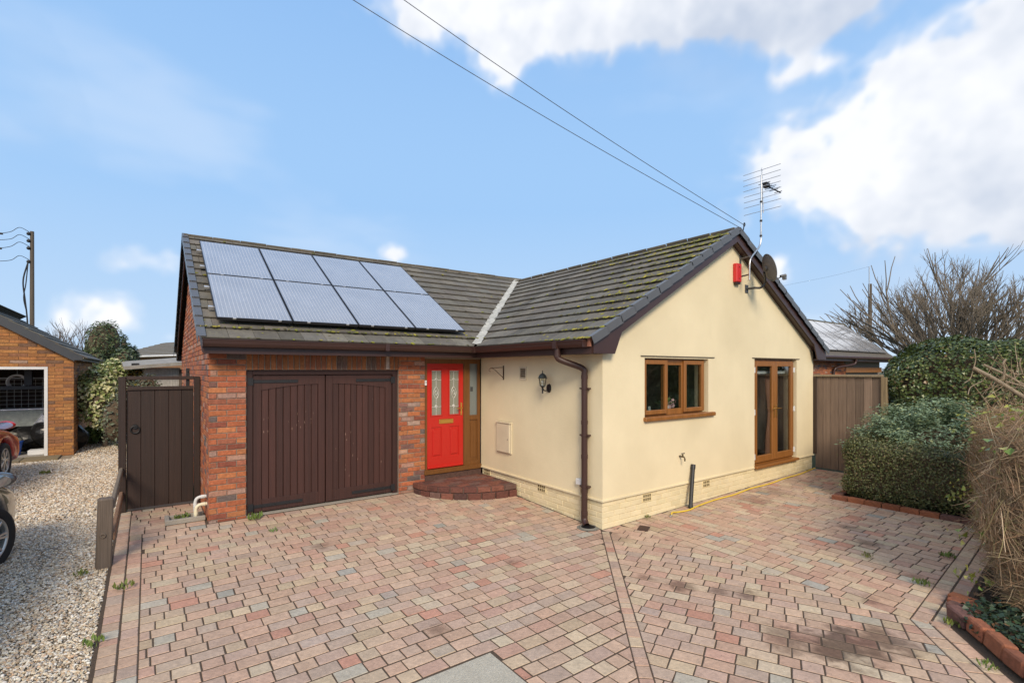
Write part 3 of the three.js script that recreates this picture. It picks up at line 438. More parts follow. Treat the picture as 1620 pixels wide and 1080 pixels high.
{ // moss in the tile laps
  const q = new THREE.IcosahedronGeometry(1, 1), p = q.attributes.position; for (let i = 0; i < p.count; i++) { const m = .7 + .6 * vn3(p.getX(i) * 3, p.getY(i) * 3, p.getZ(i) * 3); p.setXYZ(i, p.getX(i) * m, p.getY(i) * m * .55, p.getZ(i) * m); } q.computeVertexNormals();
  const im = new THREE.InstancedMesh(q, mat([1, 1, 1], 1), moss.length), r = mulberry(57), m = new THREE.Matrix4(), c = new THREE.Color();
  moss.forEach(([o, n, s], i) => { const qq = new THREE.Quaternion().setFromUnitVectors(V3(0, 1, 0), n); m.compose(o, qq, V3(s * (.7 + r()), s * (.5 + r() * .4), s * (.7 + r()))); im.setMatrixAt(i, m); im.setColorAt(i, c.setRGB(...tint(pick(r, [[.24, .23, .035], [.17, .18, .03], [.11, .12, .03], [.30, .26, .05], [.10, .09, .05]]), r, .2))); });
  im.name = 'moss'; im.userData.kind = 'stuff'; im.castShadow = im.receiveShadow = true; roof.add(im);
}
// ---------------------------------------------------------------- doors and windows of the bungalow
{ // pair of boarded garage doors
  const r = mulberry(61), z0 = ZF - .075, shade = k => [k, k, k];
  const colGeo = (geo, k) => { geo = geo.index ? geo.toNonIndexed() : geo; geo.setAttribute('color', new THREE.Float32BufferAttribute(new Float32Array(geo.attributes.position.count * 3).fill(k), 3)); return geo; };
  mesh(house, 'garage_door_frame', [colGeo(bevBox(GX0, .10, z0 - .06, GX0 + .085, GY, z0 + .03), .75), colGeo(bevBox(GX1 - .085, .10, z0 - .06, GX1, GY, z0 + .03), .75), colGeo(bevBox(GX0 + .085, GY - .07, z0 - .06, GX1 - .085, GY, z0 + .03), .8)], MAT.garageDoor);
  mesh(house, 'garage_threshold', box(GX0 - .01, .05, z0 - .2, GX1 + .01, .128, z0 + .06), MAT.concrete);
  const mid = -2.69;
  for (const [a, b, hingeLeft] of [[GX0 + .09, mid - .007, true], [mid + .007, GX1 - .09, false]]) {
    const d = part(house, 'garage_door'), y0 = .145, y1 = GY - .075, st = .105, botY = y0 + .17;
    const lf = hingeLeft ? a + st : a + st * .95, rt = hingeLeft ? b - st * .9 : b - st;
    mesh(d, 'stile', colGeo(bevBox(a, y0, z0 - .04, lf, y1, z0 + .006), .95), MAT.garageDoor); mesh(d, 'stile', colGeo(bevBox(rt, y0, z0 - .04, b, y1, z0 + .006), 1.0), MAT.garageDoor);
    // arched top rail: deeper at the hinge side
    const top = []; for (let i = 0; i <= 12; i++) { const t = i / 12, x = lerp(lf, rt, t), k = hingeLeft ? t : 1 - t; top.push([x, y1 - .205 + .075 * Math.sin(k * Math.PI / 2)]); }
    mesh(d, 'rail', colGeo(extr([[lf, y1], ...top, [rt, y1]].reverse(), .04).translate(0, 0, z0 - .036), 1.05), MAT.garageDoor);
    mesh(d, 'rail', colGeo(bevBox(lf, y0, z0 - .04, rt, botY, z0 + .004), .9), MAT.garageDoor);
    const n = hingeLeft ? 8 : 9, w = (rt - lf) / n;
    for (let i = 0; i < n; i++) mesh(d, 'plank', colGeo(bevBox(lf + i * w + .002, botY - .01, z0 - .032, lf + (i + 1) * w - .002, y1 - .1, z0 - .008 + (r() - .5) * .003, .007), .75 + r() * .55), MAT.garageDoor);
    { const cb = new MB(); for (let i = 0; i < 15; i++) { const cx = lerp(lf + .03, rt - .03, hingeLeft ? Math.pow(r(), 1.6) : r()), cy = hingeLeft && i < 16 ? 1.35 + (r() - .5) * .3 : .35 + r() * 1.3, sx = .002 + r() * .005, sy = .004 + r() * .016, fr = frame(V3(cx, cy, z0 - .0085), V3(1, 0, 0), V3(0, 1, 0)); piece(cb, [[-sx, -sy * .6], [sx * .6, -sy], [sx, sy * .4], [-sx * .3, sy]], fr, -.004, .0022, .0003, [1, 1, 1]); } const pc = mesh(d, 'paint_chips', cb.geo(), mat([.24, .15, .115], .9), true); pc.userData.kind = 'stuff'; }
    const hx = hingeLeft ? a : b, s = hingeLeft ? 1 : -1;
    for (const [y, L] of [[y1 - .085, .58], [y0 + .08, .64]]) mesh(d, 'strap_hinge', [bevBox(Math.min(hx - s * .05, hx + s * L), y - .022, z0 + .006, Math.max(hx - s * .05, hx + s * L), y + .022, z0 + .014, .002), rod([hx - s * .02, y - .045, z0 + .016], [hx - s * .02, y + .045, z0 + .016], .012), box(hx - s * .02 - .045, y - .05, z0 + .03, hx - s * .02 + .02, y + .05, z0 + .036), ...[.1, .28, .46].map(t => rod([hx + s * t, y, z0 + .01], [hx + s * t, y, z0 + .02], .009))], MAT.blackIron);
  }
}
{ // red front door in a brown frame with side light
  const z = ZF - .055, f = part(house, 'front_door'), X0 = DX0, X1 = -.002, xm = -.345;
  mesh(f, 'frame', [bevBox(X0, .375, z - .05, X0 + .055, DY1, z + .03), bevBox(xm, .375, z - .05, xm + .125, DY1, z + .03), bevBox(X1 - .055, .375, z - .05, X1, DY1, z + .03), box(X0 + .055, DY1 - .075, z - .05, X1 - .055, DY1, z + .027), bevBox(X0 - .015, .355, z - .05, X1, .43, z + .075), box(xm + .125, .43, z - .05, X1 - .055, .50, z + .022), box(xm + .125, 1.22, z - .05, X1 - .055, 1.30, z + .022)], MAT.oakDark);
  mesh(f, 'side_panel', [box(xm + .125, .5, z - .03, X1 - .055, 1.22, z), box(xm + .15, .55, z, X1 - .08, 1.16, z + .008)], MAT.oakDark);
  mesh(f, 'glass_pane', box(xm + .125, 1.3, z - .012, X1 - .055, DY1 - .075, z - .004), mat([.16, .19, .19], .25, { clearcoat: 1, phys: 1 }));
  mesh(f, 'glazing_mark', box(xm + .155, 1.72, z - .003, xm + .205, 1.80, z + .001), mat([.05, .055, .06], .4));
  // leaf
  const L0 = X0 + .058, L1 = xm - .003, y0 = .435, y1 = DY1 - .078, zl = z + .012, w = L1 - L0, gx = [[L0 + .085, L0 + .275], [L1 - .275, L1 - .085]], gy0 = 1.335, gy1 = 2.09, px = gx, py0 = .62, py1 = 1.13;
  mesh(f, 'leaf', extr(rect(L0, y0, L1, y1), .04, [rect(gx[0][0], gy0, gx[0][1], gy1), rect(gx[1][0], gy0, gx[1][1], gy1), rect(px[0][0], py0, px[0][1], py1), rect(px[1][0], py0, px[1][1], py1)]).translate(0, 0, zl - .04), MAT.red);
  const obs = mat([.24, .25, .20], .3, { phys: 1, clearcoat: .6, bump: resize(T.fine, .06), bs: .002 }), cameM = mat([.72, .72, .7], .35, { metal: .3 });
  for (const [a, b] of gx) {
    mesh(f, 'bead', [box(a - .016, gy0 - .016, zl, a, gy1 + .016, zl + .012), box(b, gy0 - .016, zl, b + .016, gy1 + .016, zl + .012), box(a, gy0 - .016, zl, b, gy0, zl + .012), box(a, gy1, zl, b, gy1 + .016, zl + .012)], MAT.red);
    mesh(f, 'glass_pane', box(a, gy0, zl - .022, b, gy1, zl - .016), obs);
    const m = (a + b) / 2, zz = zl - .014, tb = (pts, c) => tube(pts.map(([x, y]) => [x, y, zz]), .0042, 24, 5, c), ym = (gy0 + gy1) / 2;
    mesh(f, 'leading', [rod([m, gy0, zz], [m, ym - .10, zz], .004, .004, 5), rod([m, ym + .10, zz], [m, gy1, zz], .004, .004, 5), tb([[m, ym + .10], [m + .05, ym], [m, ym - .10], [m - .05, ym]], true), tb([[m, ym + .04], [m + .025, ym], [m, ym - .04], [m - .025, ym]], true), tb([[a, gy1 - .16], [m - .03, gy1 - .16], [m, gy1 - .13], [m + .03, gy1 - .16], [b, gy1 - .16]]), tb([[a, gy0 + .14], [m - .03, gy0 + .14], [m, gy0 + .17], [m + .03, gy0 + .14], [b, gy0 + .14]]), tb([[m, gy0 + .155], [m + .018, gy0 + .137], [m, gy0 + .12], [m - .018, gy0 + .137]], true), box(a, gy1 - .012, zz - .003, b, gy1, zz + .002)], cameM);
  }
  for (const [a, b] of px) mesh(f, 'moulded_panel', [box(a, py0, zl - .03, b, py1, zl - .012), bevBox(a + .025, py0 + .03, zl - .02, b - .025, py1 - .03, zl + .003, .008)], MAT.red);
  mesh(f, 'weather_bar', bevBox(L0 + .01, y0 + .005, zl, L1 - .01, y0 + .04, zl + .03, .008), MAT.red);
  mesh(f, 'letterbox', [bevBox(L0 + .225, 1.185, zl, L1 - .20, 1.262, zl + .012, .003), bevBox(L0 + .245, 1.20, zl + .012, L1 - .22, 1.247, zl + .016, .002)], MAT.brass);
  mesh(f, 'door_handle', [bevBox(L1 - .055, 1.31, zl, L1 - .022, 1.53, zl + .010, .004), rod([L1 - .04, 1.44, zl + .01], [L1 - .04, 1.44, zl + .05], .009), rod([L1 - .04, 1.44, zl + .05], [L1 - .155, 1.435, zl + .05], .009), rod([L1 - .04, 1.36, zl + .008], [L1 - .04, 1.36, zl + .016], .012)], MAT.brass);
  mesh(house, 'door_lobby', [box(-1.2, .36, -3.6, .1, 2.3, -3.4), box(-1.2, .3, -3.4, 0, .36, -3.0)], MAT.dark);
}
function casement(parent, x0, y0, x1, y1, z, t, m, glass) {   // sash frame with a bevelled bead and its pane
  const s = part(parent, 'sash');
  mesh(s, 'frame', [bevBox(x0, y0, z - .03, x0 + t, y1, z + .022, .006), bevBox(x1 - t, y0, z - .03, x1, y1, z + .022, .006), bevBox(x0 + t, y0, z - .03, x1 - t, y0 + t, z + .0215, .006), bevBox(x0 + t, y1 - t, z - .03, x1 - t, y1, z + .0215, .006)], m);
  mesh(s, 'pane', box(x0 + t - .003, y0 + t - .003, z - .006, x1 - t + .003, y1 - t + .003, z - .001), glass); return s;
}
{ // three-light window
  const w = part(house, 'window'), z = -.075, m = MAT.oak;
  const a = WX0 + .01, b = WX1 - .055, y0 = WY0 + .01, y1 = WY1 - .012, fr = .048, m1 = a + .545, m2 = b - .52;
  mesh(w, 'frame', [bevBox(a, y0, z - .05, a + fr, y1, z + .01), bevBox(b - fr, y0, z - .05, b, y1, z + .01), box(a + fr, y1 - fr, z - .05, b - fr, y1, z + .008), box(a + fr, y0, z - .05, b - fr, y0 + fr, z + .008), bevBox(m1 - .03, y0 + fr, z - .05, m1 + .03, y1 - fr, z + .006), bevBox(m2 - .03, y0 + fr, z - .05, m2 + .03, y1 - fr, z + .006), box(m1 + .03, y0 + fr, z - .03, m2 - .03, y0 + fr + .035, z + .002), box(m1 + .03, y1 - fr - .035, z - .03, m2 - .03, y1 - fr, z + .002)], m);
  mesh(w, 'pane', box(m1 + .027, y0 + fr + .03, z - .010, m2 - .027, y1 - fr - .03, z - .005), MAT.glass);
  const r1 = casement(house, a + .012, y0 + .02, m1 + .015, y1 - .015, z + .022, .062, m, MAT.glass); r1.name = 'sash'; const r2 = casement(house, m2 - .015, y0 + .02, b - .012, y1 - .015, z + .022, .062, m, MAT.glass); r2.name = 'sash';
  mesh(house, 'window_sill', [bevBox(.82, 1.37, -.10, 2.545, 1.43, .055, .01)], m);
  mesh(house, 'window_drip', box(.76, 2.293, -.002, 2.57, 2.304, .016), mat([.09, .07, .05], .8));
  mesh(house, 'window_board', box(WX0 + .02, 1.40, -.40, WX1 - .02, 1.43, -.13), MAT.white);
}
{ // french doors
  const z = -.07, m = MAT.oak, a = FX0 + .012, b = FX1 - .055, y0 = FY0, y1 = FY1 - .012, mid = (a + b) / 2 + .005;
  mesh(house, 'french_door_frame', [bevBox(a, y0, z - .05, a + .05, y1, z + .012), bevBox(b - .05, y0, z - .05, b, y1, z + .012), box(a + .05, y1 - .05, z - .05, b - .05, y1, z + .01), box(a + .05, y0, z - .05, b - .05, y0 + .055, z + .01)], m);
  mesh(house, 'french_door_sill', [bevBox(a - .02, .355, -.12, b + .045, .402, .06, .008)], m);
  mesh(house, 'french_door_drip', box(3.745, 2.306, -.002, 5.505, 2.317, .016), mat([.09, .07, .05], .8));
  for (const [p, q, s] of [[a + .03, mid - .002, 1], [mid + .002, b - .03, -1]]) {
    const d = part(house, 'french_door'), t = .095, zz = z + .025, yb = y0 + .04, yt = y1 - .03;
    mesh(d, 'frame', [bevBox(p, yb, zz - .03, p + t, yt, zz + .025, .008), bevBox(q - t, yb, zz - .03, q, yt, zz + .025, .008), bevBox(p + t, yb, zz - .03, q - t, yb + .12, zz + .0245, .008), bevBox(p + t, yt - t, zz - .03, q - t, yt, zz + .0245, .008)], m);
    mesh(d, 'pane', box(p + t - .003, yb + .117, zz - .006, q - t + .003, yt - t + .003, zz - .001), MAT.glass);
    const hx = s > 0 ? q - t / 2 : p + t / 2; mesh(d, 'handle', [bevBox(hx - .014, 1.22, zz + .025, hx + .014, 1.45, zz + .034, .003), rod([hx, 1.39, zz + .03], [hx, 1.39, zz + .07], .008), rod([hx, 1.39, zz + .07], [hx - s * .115, 1.385, zz + .07], .008)], MAT.brass);
    const kx = s > 0 ? p - .015 : q + .015; for (const y of [yb + .12, (yb + yt) / 2, yt - .16]) mesh(d, 'hinge', [bevBox(kx - .03, y - .045, zz + .012, kx + .03, y + .045, zz + .03, .003), rod([kx, y - .05, zz + .034], [kx, y + .05, zz + .034], .011)], MAT.white);
  }
}
// ---------------------------------------------------------------- pixel to place (a direction, met with a known plane)
const meet = (px, py, n, d) => { const r = V3().addScaledVector(RGT, (px - 810) / FPX).addScaledVector(FWD, 1).add(V3(0, (CY - py) / FPX, 0)), t = (d - n.dot(camera.position)) / n.dot(r); return camera.position.clone().addScaledVector(r, t); };
const onX = (px, py, v) => meet(px, py, V3(1, 0, 0), v), onY = (px, py, v) => meet(px, py, V3(0, 1, 0), v), onZ = (px, py, v) => meet(px, py, V3(0, 0, 1), v);
const deep = (px, py, t) => camera.position.clone().addScaledVector(RGT, (px - 810) / FPX * t).addScaledVector(FWD, t).add(V3(0, (CY - py) / FPX * t, 0));

// ---------------------------------------------------------------- solar panels on the front slope
{
  const sl = SL.front, PW = .918, PH = 1.553, grp = 'solar panels on the garage roof slope';
  const cell = mat([.36, .375, .405], .16, { phys: 1, clearcoat: 1, clearcoatRoughness: .06, map: T.soft }), line = mat([.60, .62, .66], .4), edge = mat([.03, .03, .035], .4, { metal: .3 });
  const proto = new THREE.Group();
  mesh(proto, 'frame', [bevBox(0, 0, 0, PW, .012, .04, .002), bevBox(0, PH - .012, 0, PW, PH, .04, .002), bevBox(0, .012, 0, .012, PH - .012, .04, .002), bevBox(PW - .012, .012, 0, PW, PH - .012, .04, .002)], edge);
  mesh(proto, 'cell_sheet', box(.012, .012, .004, PW - .012, PH - .012, .036), cell);
  const bars = []; for (let i = 0; i < 18; i++) { const x = .045 + i * (PW - .09) / 17; bars.push(box(x - .0016, .03, .0355, x + .0016, PH - .03, .0368)); } mesh(proto, 'busbar', bars, line);
  mesh(proto, 'clamp', [bevBox(PW * .2, -.014, .02, PW * .2 + .04, .006, .046, .003), bevBox(PW * .8, -.014, .02, PW * .8 + .04, .006, .046, .003)], MAT.alu);
  const pos = ['nearest the left verge', 'second from the left verge', 'third from the left verge', 'farthest from the left verge'];
  for (let row = 0; row < 2; row++) for (let c = 0; c < 4; c++) {
    const o = proto.clone(); o.name = numbered('solar_panel'); o.userData = { label: `pale grey solar panel, ${row ? 'upper' : 'lower'} row, ${['beside the garage-side verge', 'next but one to the garage-side verge', 'next but one to the valley', 'beside the valley'][c]}`, category: 'solar panel', group: grp };
    const O = sl.O.clone().addScaledVector(sl.U, -4.10 + c * .930).addScaledVector(sl.V, .335 + row * 1.568).addScaledVector(sl.N, .092); o.position.copy(O); o.quaternion.setFromRotationMatrix(new THREE.Matrix4().makeBasis(sl.U, sl.V, sl.N)); scene.add(o);
  }
  const rl = new MB(); for (const v of [.75, 1.45, 2.3, 3.05]) piece(rl, rect(-4.16, v, -.36, v + .04), sl, .05, .091, .003, [1, 1, 1]);
  for (const v of [.75, 1.45, 2.3, 3.05]) for (let u = -3.9; u < -.4; u += .85) piece(rl, rect(u, v - .01, u + .05, v + .05), sl, .0, .05, .002, [1, 1, 1]);
  const m = mesh(scene, 'panel_rails', rl.geo(), MAT.alu, true); m.userData = { label: 'aluminium mounting rails under the solar panels on the tiled slope', category: 'rails' };
}
{ // wall lantern
  const p = onX(869, 614, 0), t = thing('wall_lantern', 'black coach lantern on curved arm beside the louvred vent', 'lantern', [0, p.y, p.z]), r = .078, hx = -.165;
  mesh(t, 'wall_plate', at(new THREE.CylinderGeometry(.052, .06, .03, 20), -.015, 0, 0, 0, 0, Math.PI / 2, [1, 1, 1]).scale(1, 1.45, 1), MAT.black);
  mesh(t, 'arm', [tube([[-.02, -.02, 0], [-.08, -.045, 0], [-.14, -.03, 0], [hx, .02, 0]], .012, 18, 8), rod([hx, -.075, 0], [hx, .03, 0], .013, .02), at(new THREE.SphereGeometry(.016, 10, 8), hx, -.08, 0)], MAT.black);
  const hex = (y, q) => [...Array(6)].map((_, i) => V3(hx + Math.cos(i * Math.PI / 3) * q, y, Math.sin(i * Math.PI / 3) * q)), lo = hex(.045, r * .62), hi = hex(.195, r);
  mesh(t, 'cage', [...lo.map((a, i) => rod(a, hi[i], .0045, .0045, 5)), ...lo.map((a, i) => rod(a, lo[(i + 1) % 6], .006, .006, 5)), ...hi.map((a, i) => rod(a, hi[(i + 1) % 6], .005, .005, 5)), at(new THREE.CylinderGeometry(r * .66, r * .35, .025, 6), hx, .035, 0, 0, Math.PI / 6)], MAT.black);
  mesh(t, 'glass', at(new THREE.CylinderGeometry(r * .93, r * .58, .145, 6, 1, true), hx, .12, 0, 0, Math.PI / 6), mat([.9, .92, .88], .08, { phys: 1, transmission: 1, thickness: 0, side: 1 }));
  mesh(t, 'bulb', [at(new THREE.SphereGeometry(.026, 12, 10), hx, .12, 0), rod([hx, .05, 0], [hx, .10, 0], .014)], MAT.white);
  mesh(t, 'hood', [at(new THREE.LatheGeometry([[.100, 0], [.082, .012], [.07, .045], [.045, .075], [.016, .088], [.01, .1], [.008, .12], [.011, .128], [.004, .142], [0, .145]].map(q => new THREE.Vector2(...q)), 12), hx, .195, 0)], mat([.02, .028, .03], .4)); t.scale.setScalar(.78);
}
{ // iron hanging-basket bracket
  const p = onX(797, 590, 0), t = thing('basket_bracket', 'rusty iron hanging basket bracket beside the front door', 'bracket', [0, p.y - .11, p.z]);
  mesh(t, 'back_bar', bevBox(-.012, 0, -.012, 0, .235, .012, .002), mat([.06, .03, .015], .7)); mesh(t, 'arm', [rod([-.01, .205, 0], [-.26, .195, 0], .006), tube([[-.01, .03, 0], [-.10, .10, 0], [-.20, .175, 0], [-.25, .19, 0], [-.29, .175, 0], [-.295, .145, 0], [-.265, .14, 0]], .0055, 30, 6)], mat([.075, .04, .02], .7));
}
{ // vents, meter box, junction box, alarm
  const lv = (p) => { const t = thing('louvre_vent', 'small cream louvred vent left of the black lantern', 'vent', [0, p.y - .1, p.z]); mesh(t, 'surround', extr(rect(-.09, 0, .09, .21), .012, [rect(-.07, .03, .07, .185)]).rotateY(-Math.PI / 2).translate(-.001, 0, 0), MAT.creamBox); mesh(t, 'recess', box(-.004, .03, -.07, -.001, .185, .07), MAT.black); for (let i = 0; i < 5; i++) mesh(t, 'slat', at(new THREE.BoxGeometry(.02, .006, .14), -.008, .045 + i * .031, 0, 0, 0, .6), mat([.5, .42, .28], .7)); };
  lv(onX(828, 591, 0));
  const mt = thing('meter_box', 'flush cream utility meter box low on the flank wall', 'meter box', [0, .72, -2.215]);
  mesh(mt, 'body', bevBox(-.022, 0, -.205, -.001, .515, .205, .004), MAT.creamBox); mesh(mt, 'door', bevBox(-.045, .012, -.19, -.023, .495, .185, .008), MAT.creamBox); mesh(mt, 'hood', bevBox(-.058, .497, -.21, -.001, .515, .21, .003), MAT.creamBox); mesh(mt, 'latch', rod([-.046, .235, .14], [-.050, .235, .14], .012, .012, 12), mat([.3, .25, .18], .5));
  const jb = thing('junction_box', 'white plastic junction box beside the brown downpipe', 'junction box', [0, .525, -.40]); mesh(jb, 'case', bevBox(-.05, 0, -.055, -.001, .085, .055, .005), MAT.white); mesh(jb, 'lid', bevBox(-.056, .006, -.05, -.051, .079, .05, .002), MAT.white); mesh(jb, 'cable', [rod([-.012, 0, -.01], [-.012, -.145, -.01], .006), rod([-.006, -.14, -.01], [.006, -.5, -.01], .006)], MAT.creamBox);
  const ab = (fr, n) => { const b = new MB(); for (const [i, j] of [[0, 0], [1, 0], [2, 0], [3, 0], [0, 1], [1, 1], [2, 1], [3, 1]]) piece(b, rect(-.085 + i * .044, .012 + j * .05, -.085 + i * .044 + .028, .05 + j * .05), fr, -.002, .0045, .0006, [.12, .1, .06]); piece(b, rect(-.1, 0, .1, .115), fr, -.01, .003, .002, [1, 1, 1]); const m = mesh(house, 'air_brick', b.geo(), mat([.72, .60, .35], .8, { vc: true }), true); };
  const gz = x => frame(V3(x, .235, -.012), V3(1, 0, 0), V3(0, 1, 0)), lz = z => frame(V3(.012, .25, z), V3(0, 0, 1), V3(0, 1, 0)); ab(gz(.917)); ab(gz(2.378)); ab(lz(-1.266)); ab(lz(-2.767));
  const al = thing('alarm_box', 'red burglar alarm box high on the cream gable', 'alarm box', [3.20, 3.575, 0]); mesh(al, 'case', bevBox(-.075, 0, .001, .075, .31, .075, .01), mat([.62, .03, .03], .4)); mesh(al, 'strobe', bevBox(-.065, -.035, .01, .065, .001, .065, .008), mat([.03, .012, .012], .3)); mesh(al, 'screw', [rod([0, .25, .075], [0, .25, .079], .01), rod([0, .06, .075], [0, .06, .079], .01)], MAT.black);
  const db = thing('door_bell', 'small white bell push on the frame of the red door', 'door bell', [-1.085, 1.84, ZF - .02]); mesh(db, 'body', bevBox(-.018, 0, 0, .018, .085, .018, .004), MAT.white); mesh(db, 'button', rod([0, .055, .018], [0, .055, .022], .01), mat([.3, .3, .3], .4));
}
{ // satellite dish
  const c = deep(1215, 424, 8.28), w = onZ(1181, 457, 0), t = thing('satellite_dish', 'grey satellite dish on a wall bracket below the aerial', 'dish', [w.x, w.y, 0]), o = V3(c.x - w.x, c.y - w.y, c.z);
  const q = new THREE.Quaternion().setFromUnitVectors(V3(0, 1, 0), V3(.72, .27, .64).normalize()), prof = []; for (let i = 0; i <= 10; i++) { const a = i / 10 * .225; prof.push(new THREE.Vector2(a, a * a * .95)); }
  const d = new THREE.LatheGeometry(prof, 40).scale(1, 1, 1.06).translate(0, -.02, 0).applyQuaternion(q).translate(o.x, o.y, o.z), rim = new THREE.TorusGeometry(.225, .006, 6, 40).rotateX(Math.PI / 2).scale(1, 1, 1.06).translate(0, .028, 0).applyQuaternion(q).translate(o.x, o.y, o.z);
  const dm = mat([.16, .16, .165], .5, { side: 1, map: T.soft }); mesh(t, 'reflector', [d, rim], dm);
  const nrm = V3(.72, .27, .64).normalize(), back = o.clone().addScaledVector(nrm, -.05), l = V3(deep(1238, 437, 8.2).x - w.x, deep(1238, 437, 8.2).y - w.y, deep(1238, 437, 8.2).z);
  mesh(t, 'bracket', [bevBox(-.05, -.07, .001, .05, .07, .012, .003), rod([0, 0, .01], [0.0, 0, .16], .02), tube([[0, 0, .15], [.06, .0, .22], [.12, .08, .26], [back.x - .02, back.y - .06, back.z]], .019, 20, 8), rod(back, o.clone().addScaledVector(nrm, -.015), .035, .05)], mat([.06, .06, .06], .5));
  const foot = o.clone().add(V3(.02, -.2, .0)); mesh(t, 'feed_arm', [tube([foot, foot.clone().lerp(l, .5).add(V3(0, -.02, 0)), l], .009, 12, 6)], mat([.1, .1, .1], .5)); mesh(t, 'receiver', [rod(l.clone().add(V3(-.03, 0, -.015)), l.clone().add(V3(.05, .015, .03)), .022, .028, 12), at(new THREE.BoxGeometry(.05, .05, .05), l.x + .03, l.y - .03, l.z + .02)], mat([.12, .12, .12], .45));
}
{ // television aerial on a cranked mast
  const z = .22, a = onZ(1186, 443, z), b = onZ(1187, 410, z), c = onZ(1204, 386, z), top = onZ(1205, 278, z), t = thing('tv_aerial', 'television aerial with horizontal rods on a cranked mast at the gable', 'aerial', [a.x, a.y, 0]), L = p => V3(p.x - a.x, p.y - a.y, p.z);
  const wx = onZ(1171, 430, 0).x - a.x; mesh(t, 'wall_bracket', [bevBox(wx - .025, .04, .001, wx + .025, .46, .014, .002), rod([wx, .40, .005], [.02, .40, z], .013), rod([wx, .1, .005], [.02, .1, z], .013)], mat([.13, .13, .13], .6));
  mesh(t, 'mast', [tube([L(a), L(a).lerp(L(b), .9), L(b).lerp(L(c), .12), L(b).lerp(L(c), .88), L(c).lerp(L(top), .06), L(c).lerp(L(top), .2)], .015, 40, 8), rod(L(c).lerp(L(top), .15), L(top), .013)], MAT.steel);
  mesh(t, 'mast_clamp', [.12, .34, .62].map(k => { const p = L(c).lerp(L(top), k); return rod(p.clone().add(V3(0, -.015, 0)), p.clone().add(V3(0, .015, 0)), .022); }), MAT.black);
  const h = L(top).y; for (let i = 0; i < 8; i++) { const y = h + .1 - i * .095 - (i === 7 ? .03 : 0); mesh(t, 'reflector_rod', rod([L(top).x + (i > 3 ? .02 : 0), y, z - .32], [L(top).x + (i > 3 ? .02 : 0), y, z + .32], .005, .005, 5), MAT.alu); }
  mesh(t, 'reflector_spine', rod([L(top).x + .012, h + .14, z], [L(top).x + .06, h - .62, z], .009), MAT.alu);
  mesh(t, 'boom', [rod([L(top).x, h - .13, z], [L(top).x + .62, h - .16, z + .02], .011), ...[.08, .14, .2, .26, .32, .4, .48, .56].flatMap((d, i) => [rod([L(top).x + d, h - .11 - .05 * (i % 2), z - .09 + i * .005], [L(top).x + d, h - .11 - .05 * (i % 2), z + .11 - i * .005], .006, .006, 5)]), bevBox(L(top).x + .08, h - .17, z - .04, L(top).x + .2, h - .09, z + .05, .008)], MAT.blackIron);
}
{ // telephone wires to the gable
  const pole = V3(-14.2, 8.6, 6.3), mk = (px0, px1, py1, end, lbl) => { const p0 = deep(px0, 0, 5.9), far = end.clone().add(p0.clone().sub(end).multiplyScalar(2.2)), pts = []; for (let i = 0; i <= 30; i++) { const k = i / 30, q = end.clone().lerp(far, k); q.y -= .28 * Math.sin(Math.PI * clamp(k * 1)) * 1; pts.push(q); } solo('overhead_wire', tube(pts, .0045, 90, 5), mat([.07, .075, .085], .7), lbl, 'wire', 'wires to the gable'); };
  mk(618, 1170, 355, V3(3.02, 4.44, .17), 'thin overhead wire running to the mossy tip of the gable'); mk(692, 1178, 350, onZ(1178, 356, .2), 'thin overhead wire ending at the metal hook by the gable');
  const hk = onZ(1178, 357, .19); solo('wire_hook', [tube([[hk.x, hk.y - .22, .12], [hk.x, hk.y - .02, .18], [hk.x - .02, hk.y + .02, .19], [hk.x, hk.y + .05, .19], [hk.x + .02, hk.y + .02, .19], [hk.x, hk.y - .01, .19]], .008, 30, 6)], MAT.blackIron, 'small looped metal hook at the peak of the gable', 'hook');
}
